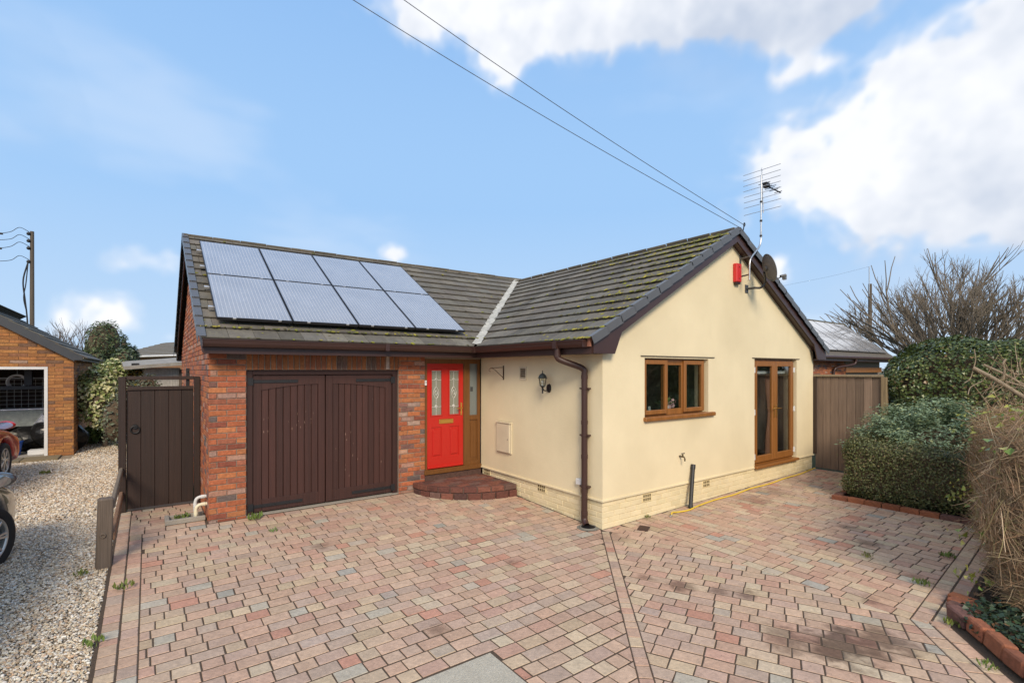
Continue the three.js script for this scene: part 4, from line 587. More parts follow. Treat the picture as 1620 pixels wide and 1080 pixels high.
{ // tap, black pipe, hose, gully, covers, waste pipes
  const tp = thing('garden_tap', 'small brass garden tap on the cream gable wall', 'tap', [1.652, .80, 0]); mesh(tp, 'body', [rod([0, 0, 0], [0, 0, .06], .012), tube([[0, 0, .05], [0, .0, .08], [0, -.03, .095], [0, -.06, .095]], .011, 14, 8), rod([0, .0, .06], [0, .04, .06], .011)], mat([.12, .09, .05], .45, { metal: .6 })); mesh(tp, 'lever', [rod([-.035, .05, .06], [.035, .05, .06], .006), at(new THREE.SphereGeometry(.009, 8, 6), .035, .05, .06)], MAT.blackIron);
  const pa = V3(1.74, g(1.74, .12) + .01, .13), pb = V3(1.96, .645, .03); solo('drain_pipe_offcut', [rod(pa, pb, .03, .03, 14), rod(pa.clone().lerp(pb, .9), pb, .036, .036, 14), rod(pa, pa.clone().lerp(pb, .06), .036, .036, 14)], mat([.022, .022, .024], .5), 'black plastic pipe leaning against the cream gable', 'pipe');
  const hp = [[1.19, .2], [1.25, .16], [1.4, .15], [1.6, .19], [1.9, .15], [2.4, .12], [2.9, .14], [3.5, .1], [4.1, .13], [4.7, .1], [5.3, .11], [5.8, .07], [6.08, .05]].map(([x, z], i) => V3(x, g(x, z) + .014 + (i === 1 ? .02 : 0), z)); const hs = thing('garden_hose', 'yellow garden hose lying along the foot of the gable', 'hose'); mesh(hs, 'tube', tube(hp, .0115, 120, 8), mat([.72, .5, .05], .5)); mesh(hs, 'connector', rod(hp[0], hp[0].clone().add(V3(-.06, -.002, .02)), .014, .012, 10), mat([.35, .33, .3], .4));
  const gy = thing('drain_gully', 'round black gully grating under the brown downpipe', 'drain', [-.095, g(-.095, -.17), -.17]); mesh(gy, 'rim', [at(new THREE.TorusGeometry(.105, .014, 8, 28), 0, .006, 0, Math.PI / 2), at(new THREE.RingGeometry(.1, .15, 24), 0, .0045, 0, -Math.PI / 2)], mat([.2, .19, .16], .9)); mesh(gy, 'bowl', at(new THREE.CircleGeometry(.1, 24), 0, .004, 0, -Math.PI / 2), mat([.035, .03, .025], .5)); for (let i = -3; i <= 3; i++) { const l = Math.sqrt(.01 - i * i * .0007); mesh(gy, 'bar', box(i * .026 - .005, .006, -l, i * .026 + .005, .016, l), MAT.blackIron); }
  const mc = thing('inspection_cover', 'small square brown inspection cover in the paving near the gable', 'drain cover', [.47, g(.47, .29) + .001, .29], .5); mesh(mc, 'plate', bevBox(-.085, 0, -.055, .085, .012, .055, .003), mat([.055, .025, .018], .7)); mesh(mc, 'rim', [box(-.1, 0, -.068, .1, .008, -.056), box(-.1, 0, .056, .1, .008, .068), box(-.1, 0, -.056, -.086, .008, .056), box(.086, 0, -.056, .1, .008, .056)], mat([.07, .04, .03], .8));
  const gl = thing('waste_gully', 'concrete surround of the open gully at the brick pier', 'drain', [-4.42, g(-4.42, -3.2), -3.22]); mesh(gl, 'surround', [bevBox(-.22, 0, .07, .22, .06, .12, .006), bevBox(-.22, 0, -.2, -.17, .06, .07, .006), bevBox(-.17, 0, -.2, .22, .05, -.16, .006)], MAT.concrete); mesh(gl, 'pit', box(-.17, .001, -.16, .22, .006, .07), MAT.dark);
  for (const [dz, h, lb] of [[-3.26, .27, 'taller white waste pipe bending into the gully by the brick pier'], [-3.17, .19, 'shorter cream waste pipe bending into the gully by the brick pier']]) { const p = thing('waste_pipe', lb, 'pipe', [-4.19, g(-4.3, dz) + .01, dz], 0, 'waste pipes at the pier'), m = dz < -3.2 ? MAT.white : mat([.74, .68, .5], .5); mesh(p, 'pipe', tube([[.02, h, 0], [-.06, h, 0], [-.1, h - .02, 0], [-.115, h - .06, 0], [-.115, .02, 0]], .021, 26, 10), m); mesh(p, 'elbow', [rod([-.01, h, 0], [-.05, h, 0], .026, .026, 12), rod([-.115, h - .12, 0], [-.115, h - .08, 0], .026, .026, 12)], m); }
}
{ // curved brick doorstep
  const st = thing('doorstep', 'curved two-course red brick step in front of the red door', 'step', [0, 0, 0]), r = mulberry(71), y0 = g(-.6, -2.5), H = .082, RX = 1.33, RZ2 = 1.07, specs = [], PAL = [[.20, .075, .055], [.165, .06, .045], [.24, .09, .06], [.13, .06, .05], [.20, .11, .09]];
  const ell = (a, k = 0) => [-(RX - k) * Math.cos(a), -2.945 + (RZ2 - k) * Math.sin(a)];
  const core = [[0, -2.945]]; for (let i = 0; i <= 24; i++) core.push(ell(Math.PI / 2 * (1 - i / 24), .02)); mesh(st, 'core', extr(core.map(([x, z]) => [x, -z]).reverse(), y0 + 2 * H - .006 + .1).rotateX(-Math.PI / 2).translate(0, -.1, 0), mat([.16, .10, .08], .95, { map: T.grain, bump: T.grainB, bs: .004 }));
  for (let c = 0; c < 2; c++) { const n = 9, k = c ? 0 : -.022; for (let i = 0; i < n; i++) { const a0 = Math.PI / 2 * (i + (c ? 0 : .3)) / n, a1 = Math.min(Math.PI / 2, a0 + Math.PI / 2 / n), p = ell(a0 + .009, k), q = ell(a1 - .009, k), u = V3(q[0] - p[0], 0, q[1] - p[1]), L = u.length(); u.normalize(); const fr = frame(V3(p[0], y0 + c * H, p[1]), u, V3(0, 1, 0)); const col = tint(pick(r, PAL), r, .2), ox = r() * 4; specs.push({ c: fr.O, a: .02, f: b => piece(b, rect(0, .005 - (c ? 0 : .05), L, H - .005 + (c ? .003 : 0)), fr, -.09, .0 + (r() - .5) * .006, .007, col, [ox, ox]) }); } }
  const fr = { O: V3(0, y0 + 2 * H - .04, 0), U: V3(1, 0, 0), V: V3(0, 0, -1), N: V3(0, 1, 0) };
  for (let row = 0, v = 1.93; v < 2.94; v += .112, row++) for (let u = -1.4 - (row % 2) * .11; u < 0; u += .22) { let q = rect(u + .006, v + .005, Math.min(-.004, u + .214), Math.min(2.94, v + .107)); if (q[1][0] - q[0][0] < .03) continue; for (let i = 0; i < 14; i++) { const a = Math.PI / 2 * (i + .5) / 14, p = ell(a, .1), nx = -Math.cos(a) / RX, nz = Math.sin(a) / RZ2, l = Math.hypot(nx, nz); q = clipHalf(q, nx / l, -nz / l, (nx * p[0] + nz * p[1]) / l); if (q.length < 3) break; } q = clean(q); if (q.length < 3 || areaOf(q) < .002) continue; const col = tint(pick(r, PAL), r, .2), ox = r() * 4, hh = (r() - .5) * .004; specs.push({ c: V3(u, y0 + .16, -v), a: areaOf(q), f: b => piece(b, q, fr, 0, .04 + hh, .006, col, [ox, ox]) }); }
  pieceSet(st, 'brick', 'brickwork', specs, MAT.brick, 200);
  mesh(house, 'door_riser', [box(-1.10, .0, -2.99, -.001, .35, -2.955)], mat([.13, .07, .055], .95, { map: T.brick, bump: T.brickB, bs: .006 }));
}
{ // things seen behind the window and the french doors
  const p = V3(1.60, 1.43, -.22), t = thing('potted_orchid', 'white pot with pink and green flowering plant on the window board', 'plant', [p.x, p.y, p.z]); mesh(t, 'pot', at(new THREE.LatheGeometry([[0, 0], [.045, 0], [.06, .11], [.064, .12], [.056, .12], [.04, .02]].map(q => new THREE.Vector2(...q)), 20), 0, 0, 0), MAT.white);
  const r = mulberry(81), lf = [], fl = []; for (let i = 0; i < 16; i++) { const a = r() * 6.3, q = new THREE.PlaneGeometry(.035, .16, 1, 3).translate(0, .08, 0); lf.push(q.rotateX(.4 + r() * .8).rotateY(a).translate(0, .11, 0)); } for (let i = 0; i < 26; i++) { const q = new THREE.CircleGeometry(.018 + r() * .012, 6); fl.push(q.rotateX(r() * 2 - 1).rotateY(r() * 6).translate(.06 + (r() - .3) * .18, .10 + r() * .14, .03 + (r() - .5) * .1)); }
  mesh(t, 'leaves', lf, mat([.16, .24, .07], .7, { side: 1 })); mesh(t, 'flowers', fl, mat([.72, .45, .48], .7, { side: 1 }));
  const b = thing('glass_vase', 'small clear glass vase on the window board', 'vase', [1.20, 1.43, -.2]); mesh(b, 'vessel', at(new THREE.LatheGeometry([[0, 0], [.03, 0], [.034, .05], [.018, .1], [.024, .13], [.021, .13]].map(q => new THREE.Vector2(...q)), 16), 0, 0, 0), mat([.6, .65, .65], .1, { phys: 1, transmission: .6, thickness: 0 }));
  const cb = new MB(); let pr = null; for (let i = 0; i <= 60; i++) { const x = 4.86 + i / 60 * .42, z = -.34 + Math.sin(i * .75) * .03, nar = y => lerp(1, .72, Math.exp(-Math.pow((y - 1.25) / .35, 2))); const col = [...Array(9)].map((_, k) => { const y = .41 + k * .21; return V3(lerp(5.28, x, nar(y)), y, z); }); if (pr) for (let k = 0; k < 8; k++) { cb.tri(pr[k], col[k], col[k + 1], [1, 1, 1], [0, 0], [0, 0], [0, 0]); cb.tri(pr[k], col[k + 1], pr[k + 1], [1, 1, 1], [0, 0], [0, 0], [0, 0]); } pr = col; }
  const c = mesh(scene, 'curtain', cb.geo(), mat([.30, .14, .09], .95, { side: 1 }), true); c.userData = { label: 'brown curtain tied back inside the french doors', category: 'curtain' };
  solo('blind_rail', [box(3.84, 2.03, -.2, 5.38, 2.08, -.16)], MAT.white, 'white blind rail across the top of the french doors', 'rail');
  solo('wall_socket', bevBox(4.10, .82, -3.399, 4.26, .91, -3.385, .003), mat([.02, .02, .02], .5), 'small dark socket plate on the room wall behind french doors', 'socket');
}
// ---------------------------------------------------------------- side gate, low rail fence
{
  const z = -4.2, y0 = g(-4.7, z), r = mulberry(101), vcol = (q, k) => { q = q.index ? q.toNonIndexed() : q; q.setAttribute('color', new THREE.Float32BufferAttribute(new Float32Array(q.attributes.position.count * 3).fill(k), 3)); return q; };
  const t = thing('side_gate', 'dark brown boarded side gate with an open top rail and ring handle', 'gate', [-4.66, y0, z]), G = MAT.gate;
  mesh(t, 'post', vcol(bevBox(-.485, -.05, -.05, -.40, 1.88, .05, .006), 1.1), G); mesh(t, 'post', vcol(bevBox(.40, -.05, -.05, .472, 1.88, .05, .006), 1), G);
  mesh(t, 'top_rail', vcol(bevBox(-.40, 1.835, -.035, .40, 1.885, .035, .005), 1.3), G); mesh(t, 'leaf_rail', vcol(bevBox(-.385, 1.69, -.03, .39, 1.74, .034, .004), 1.2), G);
  const xs = [-.398, -.235, -.075, .09, .245, .39]; for (let i = 0; i < 5; i++) mesh(t, 'plank', vcol(bevBox(xs[i] + .002, .03, -.012, xs[i + 1] - .002, 1.69, .012 + (r() - .5) * .003, .003), .8 + r() * .5), G);
  mesh(t, 'ledge', [bevBox(-.39, .2, -.035, .39, .3, -.0125, .003), bevBox(-.39, 1.35, -.035, .39, 1.45, -.0125, .003)], MAT.oldWood); mesh(t, 'back_sheet', box(-.395, .04, -.0124, .392, 1.69, -.010), MAT.oldWood);
  mesh(t, 'bottom_rail', vcol(bevBox(-.385, .005, -.02, .39, .035, .02, .003), 1.1), mat([.06, .055, .055], .5, { vc: true }));
  mesh(t, 'ring_handle', [at(new THREE.TorusGeometry(.05, .009, 8, 24), -.30, 1.14, .03), at(new THREE.CylinderGeometry(.03, .034, .02, 16), -.30, 1.18, .02, Math.PI / 2)], MAT.black);
  mesh(t, 'latch_post', [bevBox(.30, 1.72, -.03, .345, 2.0, .0, .003), rod([.322, 1.96, .0], [.322, 1.96, .02], .012)], MAT.blackIron);
}
{
  const y = g(-5.17, -2.05), f = thing('rail_fence', 'weathered low post and rail fence beside the gravel', 'fence', [-5.185, y, -2.05]);
  const post = bevBox(-.062, -.05, -.062, .062, .70, .062, .012); mesh(f, 'post', [at(post, 0, 0, 0, .0, .15, -.03), at(new THREE.TorusGeometry(.02, .008, 6, 12), .0, .33, .066)], MAT.oldWood);
  for (const h of [.61, .28]) mesh(f, 'rail', at(bevBox(-.02, -.042, -2.12, .02, .042, .03, .008), .075, h + .02, 0, .0, .0, .05), mat(h > .5 ? [.24, .19, .14] : [.30, .17, .10], .9, { map: resize(T.wood, .2, .9), bump: T.woodB, bs: .003 }));
}
// ---------------------------------------------------------------- neighbour's garage
{
  const X1 = -6.222, X0 = -9.55, Z1 = -10.92, Z0 = -15.8, OX1 = -6.67, OX0 = -9.1, OY = 2.17, y0 = g(-7, -11), RX = (X0 + X1) / 2, sl = .64, ey = 2.36, ry = ey + sl * (RX - X0);
  const t = thing('brick_garage', 'orange brick garage with a dark roof and an open white framed doorway', 'garage', [0, 0, 0]);
  const w = mesh(t, 'wall', [extr([[X0 + .01, -.1], [OX0, -.1], [OX0, OY], [OX1, OY], [OX1, -.1], [X1 - .01, -.1], [X1 - .01, ey], [RX, ry], [X0 + .01, ey]], .2).translate(0, 0, Z1 - .21)], MAT.mortarTan);
  mesh(t, 'side_wall', box(X1 - .22, -.1, Z0, X1 - .01, ey, Z1 - .21), MAT.mortarTan); mesh(t, 'side_wall', box(X0 + .01, -.1, Z0, X0 + .22, ey, Z1 - .21), MAT.mortarTan);
  mesh(t, 'rear_wall', extr([[X0, -.1], [X1, -.1], [X1, ey], [RX, ry], [X0, ey]], .2).translate(0, 0, Z0), MAT.mortarTan);
  const pal = [[.52, .235, .08], [.48, .205, .07], [.56, .26, .085], [.42, .18, .07], [.36, .165, .08], [.24, .13, .08]], pw = [4, 4, 3, 2.5, 2, .8], o = { pal, w: pw, var: .12, pale: .02, len: .30, j: .0045, rough: .005 };
  const fr = frame(V3(0, 0, Z1), V3(1, 0, 0), V3(0, 1, 0)), fs = { O: V3(X1, 0, 0), U: V3(0, 0, -1), V: V3(0, 1, 0), N: V3(1, 0, 0) }, sp = [], s2 = [];
  bricksOn(sp, fr, rect(OX1, .1, X1, OY), .11, OY, { ...o, seed: 111, shift: .12 }); bricksOn(sp, fr, [[X0, OY], [X1, OY], [X1, ey], [RX, ry - .03], [X0, ey]], OY, ry, { ...o, seed: 112 });
  bricksOn(s2, fs, rect(-Z1, .1, -Z0, ey), .11, ey, { ...o, seed: 113, pal: pal.map(c => [c[0] * 1.02, c[1] * 1.02, c[2] * 1.1]) });
  pieceSet(w, 'brick', 'brickwork', sp, MAT.brick, 220); pieceSet(t, 'brick', 'side_brickwork', s2, MAT.brick, 60);
  mesh(t, 'door_frame', [bevBox(OX1 - .062, y0, Z1 - .09, OX1, OY - .06, Z1 + .015, .004), bevBox(OX0, y0, Z1 - .09, OX0 + .06, OY - .06, Z1 + .015, .004), bevBox(OX0, OY - .06, Z1 - .09, OX1, OY, Z1 + .015, .004)], MAT.white);
  mesh(t, 'floor', box(X0 + .2, y0 - .1, Z0 + .2, X1 - .2, y0 + .02, Z1 - .02), MAT.concrete);
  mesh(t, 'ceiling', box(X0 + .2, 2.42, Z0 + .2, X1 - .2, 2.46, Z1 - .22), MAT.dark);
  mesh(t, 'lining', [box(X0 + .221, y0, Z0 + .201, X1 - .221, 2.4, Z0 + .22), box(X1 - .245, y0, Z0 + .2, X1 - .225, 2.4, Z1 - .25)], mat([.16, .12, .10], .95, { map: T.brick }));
  // roof
  const rf = part(t, 'roof'), A = Math.atan(sl), c = Math.cos(A), s = Math.sin(A), len = (RX - X0 + .16) / c;
  const R = { O: V3(X1 + .16, ey - .02, 0), U: V3(0, 0, -1), V: V3(-c, s, 0), N: V3(s, c, 0) }, L = { O: V3(X0 - .16, ey - .02, 0), U: V3(0, 0, 1), V: V3(c, s, 0), N: V3(-s, c, 0) }, d = new MB();
  piece(d, rect(-Z1 - .1, 0, -Z0 + .1, len), R, .02, .06, .002, [1, 1, 1]); piece(d, rect(Z0 - .1, 0, Z1 + .1, len), L, .02, .06, .002, [1, 1, 1]); mesh(rf, 'roof_deck', d.geo(), MAT.dark, true);
  const r = mulberry(115); for (let k = 0; k * .3 < len; k++) for (let u = -Z1 - .12; u < -Z0 + .1; u += .6) { const b = new MB(), V = R.V.clone().multiplyScalar(.9968).addScaledVector(R.N, -.08), N = R.U.clone().cross(V); piece(b, rect(u + .002, 0, Math.min(u + .598, -Z0 + .12), Math.min(.36, len - k * .3 + .02)), { O: R.O.clone().addScaledVector(R.V, k * .3 - .06).addScaledVector(R.N, .095), U: R.U, V, N }, -.022, 0, .003, tint([.13, .125, .115], r, .15), [r() * 4, r() * 4]); mesh(rf, 'tile', b.geo(), MAT.tile, true); }
  const lt = new MB(); for (let k = 0; k * .3 < len; k++) piece(lt, rect(Z0 - .1, k * .3 - .05, Z1 + .12, k * .3 + .29), L, .062, .09, .003, [.13, .125, .115]); mesh(rf, 'tile_field', lt.geo(), MAT.tile, true).userData.kind = 'stuff';
  const bg = (S) => { const q = (x, dy) => [x, ey - .02 + sl * (S > 0 ? X1 + .16 - x : x - X0 + .16) + dy]; const xe = S > 0 ? X1 + .16 : X0 - .16, p = [q(xe, .10), q(RX, .10), q(RX, -.13), q(S > 0 ? X1 + .02 : X0 - .02, -.13), [S > 0 ? X1 + .02 : X0 - .02, ey - .03], [xe, ey - .03]]; return extr(S > 0 ? p : p.reverse(), .025).translate(0, 0, Z1 + .09); };
  mesh(t, 'bargeboard', bg(1), MAT.slate); mesh(t, 'bargeboard', bg(-1), MAT.slate);
  mesh(t, 'soffit', [box(X1, ey - .04, Z0, X1 + .15, ey - .028, Z1 + .09), box(X0 - .15, ey - .04, Z0, X0, ey - .028, Z1 + .09)], MAT.slate); mesh(t, 'fascia', box(X1 + .142, ey - .045, Z0, X1 + .16, ey + .08, Z1 + .088), mat([.22, .235, .25], .6, { map: T.soft })); 
  // paving slabs at the threshold
  for (let i = 0; i < 5; i++) solo('paving_slab', bevBox(-6.42 - (i + 1) * .62, g(-7, -10.5) - .04, Z1 + .02, -6.42 - i * .62 - .012, g(-7, -10.5) + .018, Z1 + .62, .006), mat([[.27, .21, .12], [.24, .20, .13], [.29, .23, .13]][i % 3], .95, { map: resize(T.grain, .4), bump: T.grainB, bs: .004 }), 'worn sandstone paving slab in front of the open garage', 'paving slab', 'slabs before the open garage');
  // what stands inside
  const bench = thing('work_bench', 'grey metal cabinet along the back of the open garage', 'cabinet', [-7.6, y0 + .02, -13.0]); mesh(bench, 'body', [box(-1.4, .55, -.3, -.25, .95, .3), box(-.22, .55, -.3, .95, .95, .3)], mat([.42, .46, .47], .6, { map: T.tile })); mesh(bench, 'worktop', bevBox(-1.45, .95, -.33, 1.0, .99, .33, .004), MAT.steel); for (const x of [-1.38, -.2, .92]) mesh(bench, 'leg', box(x - .03, 0, -.27, x + .03, .55, -.2), MAT.black);
  const rack = thing('wire_rack', 'white wire grid rack standing in the garage', 'rack', [-7.7, y0 + 1.01, -12.9]); const wires = []; for (let i = 0; i <= 14; i++) wires.push(rod([-1.0 + i * .13, 0, 0], [-1.0 + i * .13, .72, 0], .005, .005, 4)); for (let i = 0; i <= 7; i++) wires.push(rod([-1.0, i * .103, 0], [.82, i * .103, 0], .005, .005, 4)); mesh(rack, 'grid', wires, MAT.white); mesh(rack, 'top_rail', rod([-1.2, .76, 0], [1.0, .76, 0], .014), MAT.alu);
  const bl = thing('roof_beam_post', 'black upright post inside the open garage', 'post', [-7.13, 1.35, -11.9]); mesh(bl, 'shaft', bevBox(-.07, .38, -.05, .07, 1.08, .05, .005), MAT.black); mesh(bl, 'crossbar', bevBox(-.9, .28, -.06, .68, .37, .06, .005), MAT.black);
  const bp = onY(24, 716, y0 + .02), bu = thing('bucket', 'bright blue plastic bucket of garden bits inside the garage', 'bucket', [bp.x, y0 + .02, Z1 - .42]); mesh(bu, 'pail', at(new THREE.LatheGeometry([[0, 0], [.15, 0], [.20, .30], [.212, .30], [.212, .33], [.195, .33], [.145, .02]].map(q => new THREE.Vector2(...q)), 24), 0, 0, 0), mat([.01, .10, .52], .4)); mesh(bu, 'contents', [...Array(9)].map((_, i) => at(new THREE.IcosahedronGeometry(.05 + .03 * (i % 3), 1), Math.cos(i * 2.3) * .1, .33 + (i % 4) * .05, Math.sin(i * 2.3) * .1)), mat([.22, .21, .18], .8, { map: T.tile }));
  const wb = thing('storage_box', 'low white plastic crate on the garage floor beside the blue bucket', 'box', [bp.x + .52, y0 + .02, Z1 - .38]); mesh(wb, 'crate', [bevBox(-.22, 0, -.14, .24, .11, .14, .008)], MAT.white); mesh(wb, 'grip', box(.1, .05, .141, .18, .075, .145), MAT.black);
  const bb = thing('rubbish_bag', 'black plastic sacks heaped on the garage floor', 'sack', [bp.x + .55, y0 + .02, Z1 - 1.2]); mesh(bb, 'sacks', [0, 1, 2].map(i => { const q = new THREE.IcosahedronGeometry(.36, 3), p = q.attributes.position; for (let k = 0; k < p.count; k++) { const m = .8 + .4 * vn3(p.getX(k) * 5 + i * 9, p.getY(k) * 5, p.getZ(k) * 5); p.setXYZ(k, p.getX(k) * m, p.getY(k) * m * .85, p.getZ(k) * m); } q.computeVertexNormals(); return q.translate((i - 1) * .42, .28 + (i === 1 ? .1 : 0), i * .1); }), mat([.01, .01, .011], .35));
  const wt = thing('warning_triangle', 'silver reflective warning triangle against the garage cabinet', 'triangle', [-6.98, y0 + .62, -12.66]); mesh(wt, 'plate', extr([[-.14, 0], [.14, 0], [0, .25]], .012), MAT.alu); mesh(wt, 'edge', [rod([-.15, 0, .006], [.15, 0, .006], .012), rod([.15, 0, .006], [0, .26, .006], .012), rod([0, .26, .006], [-.15, 0, .006], .012)], MAT.steel);
  const co = thing('coiled_hose', 'white coil of hose hanging high in the garage', 'hose', [-7.34, 1.82, -12.0]); mesh(co, 'coil', [0, 1, 2, 3].map(i => at(new THREE.TorusGeometry(.14 + i * .012, .011, 6, 30), 0, 0, i * .02, .1 * i, .1 * i)), MAT.white); mesh(co, 'hook', rod([0, .15, 0], [0, .3, -.02], .008), MAT.steel);
}
// ---------------------------------------------------------------- two parked cars at the edge of the gravel
function car(label, wheelAt, heading, paint, steer) {
  const th = Math.atan2(-heading[1], heading[0]), t = thing('parked_car', label, 'car', [0, 0, 0], th);
  const Wf = 1.30, hw = .86, yw = .325, arc = (cx, n = 14) => [...Array(n + 1)].map((_, i) => { const a = Math.PI * i / n; return [cx + Math.cos(a) * -.385, yw + Math.sin(a) * .385]; });
  const body = [[-2.0, .34], [-1.9, .22], ...arc(-1.28).map(([x, y]) => [x, Math.max(.22, y)]), ...arc(Wf).map(([x, y]) => [x, Math.max(.22, y)]), [1.98, .24], [2.1, .40], [2.08, .62], [1.96, .74], [1.5, .87], [1.0, .95], [-.2, .99], [-1.5, 1.0], [-1.95, .93], [-2.04, .62]];
  const mk = (pts, w, b, m, n) => mesh(t, n, toCreasedNormals(new THREE.ExtrudeGeometry(new THREE.Shape(pts.map(p => new THREE.Vector2(...p))), { depth: w - 2 * b, bevelEnabled: true, bevelThickness: b, bevelSize: b * .7, bevelOffset: -b * .7, bevelSegments: 5 }).translate(0, 0, -w / 2 + b), .6), m);
  mk(body, 2 * hw, .12, paint, 'body');
  mk([[1.02, .93], [.38, 1.40], [.1, 1.47], [-1.0, 1.47], [-1.45, 1.36], [-1.85, .96]], 1.46, .16, mat([.015, .017, .018], .05, { phys: 1, clearcoat: 1 }), 'windows');
  mk([[.42, 1.395], [.1, 1.475], [-1.0, 1.48], [-1.45, 1.375], [-1.4, 1.36], [-1.0, 1.45], [.1, 1.45]], 1.42, .1, paint, 'roof_panel');
  mesh(t, 'cladding', [bevBox(-.85, .2, -hw - .01, .87, .33, -hw + .06, .02), bevBox(-.85, .2, hw - .06, .87, .33, hw + .01, .02), bevBox(1.95, .2, -.75, 2.12, .36, .75, .03)], MAT.rubber);
  for (const s of [-1, 1]) {
    mesh(t, 'headlight', toCreasedNormals(at(new THREE.SphereGeometry(1, 14, 10), 1.93, .68, s * .62, 0, 0, -.3, [.16, .09, .17]), 1), mat([.6, .62, .64], .08, { phys: 1, clearcoat: 1 }));
    const mr = part(t, 'door_mirror'); mesh(mr, 'shell', at(new THREE.SphereGeometry(1, 16, 12), .72, 1.02, s * (hw + .14), 0, 0, 0, [.075, .075, .135]), paint); mesh(mr, 'mirror_glass', at(new THREE.CylinderGeometry(.06, .06, .006, 24), .642, 1.02, s * (hw + .14), 0, 0, Math.PI / 2, [1, 1, 1.9]), mat([.8, .82, .84], .03, { metal: 1 })); mesh(mr, 'stalk', rod([.74, .97, s * (hw - .03)], [.73, 1.0, s * (hw + .08)], .025, .02), MAT.rubber);
    mesh(t, 'tail_light', bevBox(-2.03, .72, s * .62 - .12, -1.93, .90, s * .62 + .12, .02), mat([.35, .01, .01], .2));
  }
  for (const [x, s, st] of [[Wf, 1, steer], [Wf, -1, steer], [-1.28, 1, 0], [-1.28, -1, 0]]) {
    const w = part(t, 'wheel'); w.position.set(x, yw, s * (hw - .105)); w.rotation.y = (s > 0 ? 0 : Math.PI) + st;
    mesh(w, 'tyre', new THREE.LatheGeometry([[.225, -.09], [.27, -.105], [.31, -.1], [.325, -.08], [.327, 0], [.325, .08], [.31, .1], [.27, .105], [.225, .09]].map(q => new THREE.Vector2(...q)), 40).rotateX(Math.PI / 2), MAT.rubber);
    const sp = [new THREE.LatheGeometry([[.23, -.09], [.215, -.06], [.2, .06], [.23, .088], [.215, .094], [.205, .075]].map(q => new THREE.Vector2(...q)), 40).rotateX(Math.PI / 2), at(new THREE.CylinderGeometry(.05, .06, .03, 20), 0, 0, .075, Math.PI / 2)];
    for (let i = 0; i < 7; i++) for (const e of [-.1, .1]) sp.push(at(bevBox(.03, -.013, .055, .212, .013, .085, .004), 0, 0, 0, 0, 0, i * Math.PI * 2 / 7 + e));
    mesh(w, 'rim', sp, mat([.55, .54, .51], .35, { metal: .7 })); mesh(w, 'brake_disc', at(new THREE.CylinderGeometry(.2, .2, .02, 24), 0, 0, -.02, Math.PI / 2), MAT.black);
  }
  mesh(t, 'number_plate', bevBox(2.11, .42, -.26, 2.125, .53, .26, .003), MAT.white);
  // put the front right wheel on its spot
  const f = V3(heading[0], 0, heading[1]).normalize(), rt = V3(-f.z, 0, f.x); t.position.copy(wheelAt).addScaledVector(f, -Wf).addScaledVector(rt, -(hw - .02)); t.position.y = g(t.position.x, t.position.z) - .004;
  return t;
}
car('red hatchback nosed towards the open brick garage', onY(7, 757, .12), [.09, -.996], MAT.redShiny, 0);
car('dark grey car with silver multi-spoke wheels on the gravel', onY(-12, 897, .1), [.05, -.999], mat([.05, .055, .06], .3, { phys: 1, clearcoat: 1, clearcoatRoughness: .05 }), -.35);
// ---------------------------------------------------------------- poles
function pole(name, label, base, h, r, extra) { const t = thing(name, label, 'pole', [base.x, base.y, base.z]); mesh(t, 'shaft', rod([0, -.2, 0], [0, h, 0], r, r * .78, 14), mat([.14, .115, .09], .95, { map: resize(T.wood, .3, 3), bump: T.woodB, bs: .004 })); extra?.(t); return t; }
{
  const top = deep(50, 366, 26), b = V3(top.x, 0, top.z);
  pole('utility_pole', 'wooden utility pole with looped cables behind the brick garage', b, top.y, .105, t => {
    for (const [dy, L] of [[.05, 1.4], [.42, 1.7], [.8, 1.45], [1.5, 1.8]]) { const y = top.y - dy; mesh(t, 'insulator', [at(new THREE.SphereGeometry(.09, 10, 8), -.12, y - .1, .06), at(new THREE.CylinderGeometry(.05, .05, .24, 8), -L * .82, y - .3, .29, 0, 0, Math.PI / 2)], MAT.black); mesh(t, 'loop_cable', [tube([[-.1, y, .05], [-.45, y + .16, .1], [-.75, y - .12, .2], [-L * .8, y - .3, .28]], .014, 40, 5), rod([-L * .8, y - .3, .3], [-L - 12, y - .05, 3], .005, .005, 4)], MAT.black); }
    mesh(t, 'down_cable', [tube([[-.13, top.y - 1.6, .1], [-.32, top.y - 2.6, .1], [-.25, top.y - 3.6, .1], [-.17, top.y - 4.6, .1], [-.16, .5, .1]], .035, 50, 6), tube([[-.13, top.y - 1.6, .12], [-.22, top.y - 2.8, .12], [-.3, top.y - 3.5, .12], [-.16, top.y - 4.5, .12], [-.15, .5, .12]], .025, 50, 6)], MAT.black);
  });
  const tr = deep(1377, 449, 32), br = V3(tr.x, 0, tr.z);
  pole('utility_pole', 'wooden pole with a thin metal mast behind the bare tree', br, tr.y, .13, t => mesh(t, 'mast', [rod([-.15, tr.y - .8, 0], [-.15, deep(1373, 422, 32).y, 0], .03), tube([[-.15, deep(1373, 422, 32).y, 0], [-3, deep(1373, 422, 32).y - .75, -1], [-9, deep(1373, 422, 32).y - 2.0, -2]], .006, 30, 4)], MAT.steel));
}
